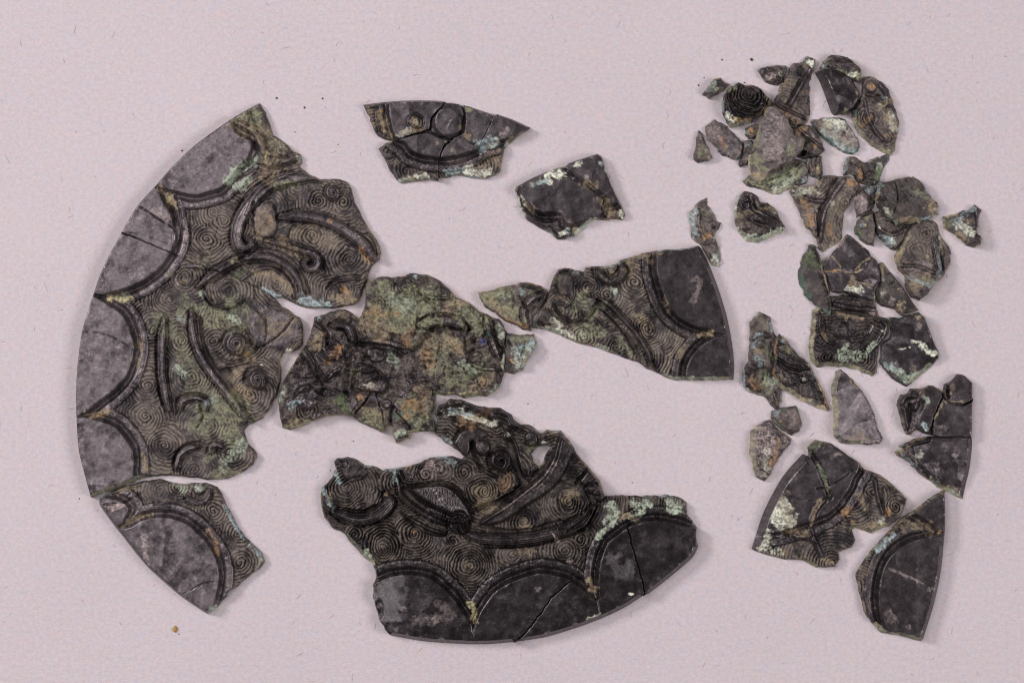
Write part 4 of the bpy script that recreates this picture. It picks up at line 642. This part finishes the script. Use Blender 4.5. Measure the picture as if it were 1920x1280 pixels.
small('squarish dark ornate fragment with pale green spirals along its lower edge', 'e1525,582.5 1542,572 1559,555 1600,552 1641,562 1649,594 1667.5,597.5 1671,610.6 1660,635 1649,648 1647,672.5 1646,699 e1635.6,703.4 e1619,699 e1600,691 e1577.5,687.5 e1532.5,687.5 e1520,676 e1517.5,659 e1521,616', T=11, base=.8, brown=.5, lump=1.1, tan=.3, gloss=.12, seed=42, edge='tgt', spirals=[(1614, 670, 16), (1580, 671, 14), (1551, 670, 12)], ripple=1.5,
  strokes=[('ridge', '1565,570 1600,578 1640,580', 12, 2.5), ('groove', '1560,585 1600,585 1630,592', 5, 3.5), ('ridge', '1537,590 1538,620 1550,640 1565,645', 6, 3), ('groove', '1546,600 1548,622 1560,635', 5, 3), ('ridge', '1655,600 1662,615 1650,640 1635,655', 10, 3.5), ('pit', 1580, 615, 28, 3, 22), ('ridge', '1600,640 1625,632 1640,610', 6, 2)],
  crust=[('G', '1588,648 1575,660', 8, .9), ('G', '1614,668 1580,670', 14, .75), ('G', '1639,645 1625,660', 8, .8), ('t', '1584,592 1587,596', 6, .9), ('t', '1617,597 1570,588', 4, .8), ('t', '1526,600 1523,640', 6, .8), ('t', '1543,620 1548,635', 5, .7), ('p', '1640,585', 10, .5), ('w', '1655,620', 3, .8), ('k', '1580,615', 22, .4), ('m', '1664,610', 5, .5), ('v', '1642,665', 5, .6)])  # black over the wide pit puts its shade into the colour
small('dark flat pointed fragment with a white streak and green crust along its lower side', '1669,594 1686,595.6 1692,592 1712.5,590 1724,584 r1735,594 r1742.5,614 r1752,639 1761,659 1761,672.5 e1750,684 e1729,702.5 1712.5,717.5 1701,725 1679,712 1660,695 1650.6,680 1652.5,646 1667.5,631 1673,612.5', T=13, base=.78, haze=.25, lump=.25, brown=.2, seed=43, edge='vkg', rimw=3.5, panels=['1600,560 1800,560 1800,680 1740,690 1715,700 1690,700 1665,690 1640,660'],
  crust=[('G', '1725,645 1732,655 1745,662', 6, .8), ('w', '1710,642 1728,645 1738,658 1750,664', 6, .85), ('w', '1748,664 1756,662', 7, .8), ('G', '1670,690 1690,700 1700,712 1720,700', 9, .8), ('b', '1665,685 1680,692', 9, .6), ('t', '1722,597', 9, .9), ('p', '1722,610 1720,616', 5, .6), ('w', '1685,655 1705,651', 2, .8), ('v', '1690,712', 9, .5), ('t', '1715,693', 6, .5)])
small('knobbly brown and green corroded fragment with a stubby foot', '1416.8,589.7 1425.8,584 1433,588 1445.5,594.6 1448.8,611 1452,625.8 1462,640 1470,690 1467,734 1467.6,753.8 1462,765 1453.7,767 1444,755.4 1435.6,744 1422.5,741.5 1406,735.7 1394.6,724 1392,701 1401,681.6 1405,655 1406,607.7', T=12, lump=2.0, base=1.1, brown=.8, tan=.5, seed=44, edge='btG', strokes=[('pit', 1427, 645, 11, 5, 8), ('ridge', '1412,635 1425,626 1440,630', 9, 3), ('ridge', '1412,690 1408,715 1415,735', 14, 3.5), ('groove', '1432,680 1430,710', 6, 4), ('ridge', '1452,738 1458,760', 8, 2.5)],
  crust=[('b', '1425,628 1415,645', 10, .7), ('b', '1445,605 1448,620', 6, .7), ('b', '1420,672 1428,680', 9, .6), ('o', '1412,712 1420,725', 11, .6), ('G', '1440,710 1450,718', 12, .8), ('g', '1440,730 1432,700', 12, .6), ('m', '1447,668 1432,648', 9, .6), ('t', '1418,660 1425,655', 9, .6), ('o', '1458,755', 5, .8), ('w', '1415,738 1400,730', 6, .6), ('p', '1412,608', 8, .4), ('k', '1427,650', 7, .5)])
small('black glassy blade with a bright tan broken edge leaning on the knobbly fragment', '1452,646 1460,624 1476.6,635.6 1481.6,648.8 1496,665 1514.4,678 1521,688 1534,712.7 1547,737 1555.4,765 e1550.5,771 e1526,760 e1501,749 e1481.6,735.7 e1467,732 1456,716 1448,700 1450,680', T=8, z0=9, tilt=(-.09, -.02), base=.8, brown=.3, tan=.2, lump=.9, gloss=.18, seed=45, edge='tyo', strokes=[('ridge', '1455,672 1475,684 1500,690 1518,690', 5, 3.5), ('groove', '1458,680 1480,695 1505,700', 6, 3), ('ring', 1508, 710, 9, 2), ('ridge', '1462,715 1478,722 1492,722 1502,712', 3, 2), ('ridge', '1458,655 1480,668 1510,688', 4, 1.5)],
  crust=[('g', '1468,652 1482,655', 9, .6), ('o', '1480,655', 5, .5), ('t', '1466,705 1470,712', 5, .8), ('G', '1508,712', 5, .9), ('G', '1440,705 1455,718', 9, .6), ('m', '1447,665 1453,672', 6, .7), ('b', '1519,685 1530,705', 4, .8), ('p', '1478,708', 8, .4), ('k', '1535,740 1525,715', 14, .7), ('b', '1470,640', 7, .5)])
small('grey triangular plain fragment with a narrow tan side', 'e1563,816.5 e1563,788 e1563,761 e1559.6,726.7 e1570,697 1577.6,693.5 1586.6,699.8 1604.5,719.5 1619,732 1631.5,755.4 1640.5,773.4 1646,798.5 1657.5,820 1649.4,832.7 e1613.5,833.6 e1576,829', T=12, base=1.5, haze=.9, lump=.35, brown=.3, tan=.2, seed=46, edge='ttk', panels=['1500,650 1700,650 1700,850 1500,850'], crust=[('t', '1595,712 1608,725', 6, .7), ('t', '1590,822 1620,825 1600,812', 9, .6), ('w', '1600,828 1620,830', 4, .6), ('h', '1600,780 1590,750', 28, .6)])
small('shiny grey-pink chip with orange veins and a ragged tan left side', '1432,789.6 1443,788 1457,802 1484,820 1482.4,832.7 1466,852.4 1452,876 1437.5,899 1433,902.7 e1416,893.8 e1412,867 e1405,850.6 e1408.7,809 1419.5,798.5', T=12, base=2.0, brown=.6, lump=1.0, gloss=.22, tan=.5, seed=47, edge='tgt', crust=[('p', '1435,830 1440,845 1430,810', 22, .8), ('o', '1460,825 1455,845 1445,870', 6, .7), ('w', '1438,845 1435,890', 7, .5), ('t', '1410,815 1408,840', 5, .8), ('b', '1445,880', 5, .6), ('g', '1440,858', 7, .4)])
small('small dark brown chip with green-black broken side against the shiny pink chip', '1444,786 1448,769.8 1466,764.4 1493,761 1498.6,773.4 1504,795 1502,807.5 1486,816.5 1466,806 1452,796', T=11, base=1.7, brown=.8, lump=.8, seed=48, edge='vmk', strokes=[('groove', '1450,786 1465,800 1482,814', 6, 4)], crust=[('b', '1455,775 1460,770', 7, .5), ('m', '1455,790 1470,802', 5, .7), ('p', '1485,785', 14, .4), ('b', '1500,800', 5, .6), ('o', '1464,790', 4, .5)])
F35A = '1681.6,760 1688,741 1702.7,737 1707,728.5 1734,726.4 1751,721 1766,732.7 c1768,742 c1758,762 c1749,783 1746,800 1743,815 1728,810.8 1719.6,804.5 1709,815 1700.6,815 1692,798 1686,775'
F35B = '1770,720 1785,713.7 1797.7,700 1810,704 r1825,718 c1825,747.5 c1805,760 c1786,756 c1776,752 1768,742'
F35C = 'r1825,749 r1824,806.6 c1822,819.5 c1789,819 c1760,818.5 1745,816 c1748,800 c1750,783 c1760,762 c1769,744 c1776,754 c1786,758 c1805,762'
fragment('mirror_fragment', 'dark rim fragment of three fitting pieces with a curled lumpy end', [F35A, F35B, F35C], T=14, rimw=4, haze=.3, base=.72, seed=49, edge='tkt', field=3, panels=['1720,690 1850,690 1850,850 1735,850 1722,790 1735,760 1725,740'], lump=1.0,
  strokes=[('ridge', '1690,755 1700,742 1720,745 1715,765', 10, 4), ('groove', '1706,760 1704,785', 8, 5), ('ridge', '1694,765 1700,800', 9, 3.5), ('groove', '1775,724 1778,745', 5, 5), ('crack', '1790,748 1825,745', 1.2, 2)],
  crust=[('G', '1732,745 1740,752', 6, .8), ('t', '1728,738', 6, .7), ('b', '1730,796 1734,805', 6, .9), ('w', '1735,806', 5, .6), ('t', '1768,748 1758,770 1750,785', 3, .8), ('t', '1772,753 1800,752', 4, .7), ('p', '1760,800 1772,802', 7, .4), ('g', '1692,743', 5, .6), ('o', '1683,765', 4, .5), ('t', '1782,735 1786,720', 5, .7)])
small('dark fan-shaped smooth rim fragment tapering to a curled tan corner', 'e1679.5,848.8 1686,836 1709,825.6 c1734,818.6 c1787,818.8 1822,819 R1824,822 R1824,840 R1819,880 R1812.4,908 e1806,936 e1774.5,921.5 1749,905.7 1730,891 1709,872 1694,859 1681.6,855', T=14, base=.85, haze=.3, lump=.3, seed=50, edge='tgb', panels=['1715,815 1850,815 1850,960 1800,960 1765,905 1740,885 1715,850'], field=4, strokes=[('ridge', '1690,842 1710,832 1740,824', 6, 2)],
  crust=[('t', '1688,845 1700,838', 7, .8), ('b', '1690,855 1715,875', 6, .7), ('w', '1720,855 1725,850', 7, .5), ('o', '1720,868', 5, .5), ('p', '1788,852', 7, .5), ('p', '1757,878', 10, .4), ('t', '1770,912 1790,920', 8, .6), ('w', '1795,928', 5, .7), ('w', '1745,895', 4, .6)])
fragment('mirror_fragment', 'angular cracked fragment with thick black side, white crust and ribbed ornament', 
  ['d1410,1029.4 d1417.4,1006 d1432,962 d1453,919.7 d1474.4,886 1506,851 1516.6,854 1515.5,837.4 1529,823.7 1559,831 1590.4,853 1611.5,867 1622,879.6 1651.6,890 1675,909 1702,934.5 1700,945 1691.7,966 e1666.4,987 e1632.6,999 e1603,989 1598,993.5 1606,1012.5 1597,1027 1573.5,1034.7 1575.7,1048 1567,1063 e1529,1063 1508,1050.5 1474.4,1048 1442.7,1042 1421.6,1033.6'],
  T=17, haze=.3, base=.72, seed=51, edge='tgt', tan=.55, lump=.8, panels=['1380,1000 1380,800 1605,800 1610,869 1599,894 1590,915 1573,941 1555,958 1537,968 1490,985 1455,995'],
  strokes=[('groove', '1520,850 1535,875 1545,900 1555,930', 8, 4), ('crack', '1530,915 1550,912 1575,898 1600,880', 1.6, 5), ('ridge', '1545,935 1528,958 1520,985 1530,1015', 7, 3), ('crack', '1470,925 1500,935 1525,938', 1.2, 2), ('groove', '1470,990 1490,1015 1500,1040', 9, 4), ('ridge', '1460,1000 1520,1010 1540,1040', 12, 3), ('ridge', '1640,900 1645,930 1655,960', 9, 3), ('crack', '1560,945 1580,965 1598,980', 1.6, 4), ('groove', '1655,915 1655,945 1665,970', 5, 3)],
  spirals=[(1600, 930, 14), (1560, 1060, 26), (1640, 925, 12), (1680, 950, 14), (1555, 1050, 8)], ripple=1.5,
  crust=[('w', '1465,950 1460,970 1475,975', 20, .9), ('w', '1435,1000 1440,1015 1430,1022', 14, .8), ('w', '1450,1032 1465,1035', 9, .7), ('t', '1465,935 1480,985', 18, .5), ('o', '1470,1032 1475,1038', 8, .8), ('t', '1480,995 1510,1000', 10, .6), ('o', '1580,962 1592,955', 8, .8), ('o', '1597,978', 6, .8), ('o', '1667,957', 10, .85), ('v', '1535,880 1545,895', 6, .9), ('g', '1532,865 1542,890 1555,925', 5, .8), ('g', '1522,840 1530,830', 9, .8), ('m', '1518,838', 6, .6), ('t', '1535,935 1525,960 1520,985', 5, .8), ('p', '1560,855 1575,850', 6, .5), ('t', '1610,930 1622,950', 10, .5), ('t', '1620,988 1650,980', 9, .7), ('w', '1655,975', 8, .4), ('t', '1545,1050 1560,1055', 10, .6), ('v', '1530,1060', 5, .7), ('p', '1580,940', 8, .5)])
fragment('mirror_fragment', 'long smooth rim fragment with a curved groove and pale blue broken corner', 
  ['r1772.5,917.5 r1774,975 R1771,1020 R1765,1075 R1752.5,1132.5 e1732.5,1197.5 e1727.5,1201 e1710,1197.5 e1685,1191 e1652.5,1186 1635,1167.5 1620,1145 1612.5,1112.5 1605,1075 1612.5,1062.5 1630,1037.5 1662.5,1000 1695,967.5 1717.5,955 1745,932.5'],
  T=17, haze=.2, base=.7, seed=52, edge='tkg', rimw=4, tan=.4, panels=['1755,1000 1730,1007 1705,1015 1680,1030 1660,1055 1650,1085 1646,1125 1650,1150 1657,1175 1660,1230 1820,1230 1820,1000', '1690,950 1722,966 1748,984 1757,995 1820,995 1820,890 1745,915'], spirals=[(1600, 1100, 20)],
  crust=[('b', '1645,1030 1660,1015 1675,1002', 7, .95), ('G', '1650,1025', 6, .5), ('w', '1665,1008', 5, .5), ('t', '1700,985 1730,985 1745,995', 14, .6), ('o', '1759,996', 5, .9), ('t', '1690,975 1665,1000', 8, .5), ('o', '1718,1066', 4, .9), ('p', '1742,1104', 6, .5), ('p', '1672,1160 1665,1152', 12, .45), ('p', '1702,1172', 6, .5), ('w', '1757,1090 1752,1110', 4, .6), ('t', '1765,1045', 4, .7), ('k', '1650,1165', 8, .6), ('G', '1670,1188 1700,1194', 4, .8), ('t', '1620,1080 1630,1060', 6, .4), ('p', '1730,1093 1668,1065', 4, .5)])

# ------------------------------------------------------------------ crumbs and paper fibres
rng = np.random.default_rng(7)
def crumb(x, y, r, mat, label, group=None):
    n = 9; v = []; f = []
    rings = [(1.0, 0.0), (1.05, .35), (.72, .75)]
    for k, (rr, zz) in enumerate(rings):
        for i in range(n):
            a = 2 * math.pi * i / n; q = r * rr * (0.75 + .5 * rng.random()); v.append((math.cos(a) * q * PX, math.sin(a) * q * .8 * PX, zz * r * (.8 + .3 * rng.random()) * PX if k else 0.0))
    v.append((0, 0, r * .95 * PX)); top = len(v) - 1
    for k in range(2):
        for i in range(n): f.append((k * n + i, k * n + (i + 1) % n, (k + 1) * n + (i + 1) % n, (k + 1) * n + i))
    for i in range(n): f.append((2 * n + i, 2 * n + (i + 1) % n, top))
    f.append(tuple(range(n))[::-1])
    o = mesh_obj('crumb', v, f, mat); o.location = ((x - 960) * PX, (640 - y) * PX, 0); o.rotation_euler = (0, 0, rng.random() * 6)
    o['label'] = label; o['category'] = 'crumb'
    if group: o['group'] = group
dark = flat_mat('dark_crumb', (.05, .045, .045)); gold = flat_mat('ochre_crumb', (.42, .26, .07))
crumb(327, 1180, 5.5, gold, 'lone ochre-yellow crumb lying on bare paper')
crumb(1410, 111, 3.2, dark, 'largest dark crumb on paper beyond the heap of small fragments')
for (x, y, r) in [(340, 282, 1.7), (518, 183, 2), (604, 184, 1.8), (570, 201, 2), (1355, 111, 1.6), (1311, 159, 1.7), (1321, 145, 1.2), (1397, 154, 1.4), (552, 247, 1.2), (633, 270, 1.1), (147, 935, 1.4), (990, 757, 1.3), (662, 827, 1.1), (619, 882, 1.2), (334, 1189, 1.2), (1186, 905, 1.1)]:
    crumb(x, y, r, dark, 'tiny dark speck of corrosion on the paper', 'dark specks on the paper')

FIB = flat_mat('paper_fibre', (.44, .38, .40), .9)
fv = []; ff = []
for k in range(330):
    x = rng.uniform(-30, 1950); y = rng.uniform(-30, 1310); a = rng.uniform(0, 6.28); cu = rng.normal(0, .22); L = rng.uniform(5, 17) * (1.5 if rng.random() < .1 else 1); n = 6
    w = rng.uniform(.10, .20); h0 = .25; px, py = x, y; o = len(fv)
    for i in range(n):
        nx, ny = -math.sin(a), math.cos(a); z = h0 + .5 * math.sin(math.pi * i / (n - 1))
        for (s, dz) in ((-w, -.2), (w, -.2), (0, .25)):
            fv.append(((px + nx * s - 960) * PX, (640 - py - ny * s) * PX, (z + dz) * PX))
        px += math.cos(a) * L / n; py += math.sin(a) * L / n; a += cu + rng.normal(0, .12)
    for i in range(n - 1):
        for s in range(3):
            q = o + 3 * i; ff.append((q + s, q + (s + 1) % 3, q + 3 + (s + 1) % 3, q + 3 + s))
fib = mesh_obj('paper_fibres', fv, ff, FIB); fib['kind'] = 'stuff'
fib['label'] = 'fine grey loose fibres on the pink paper surface'; fib['category'] = 'fibres'
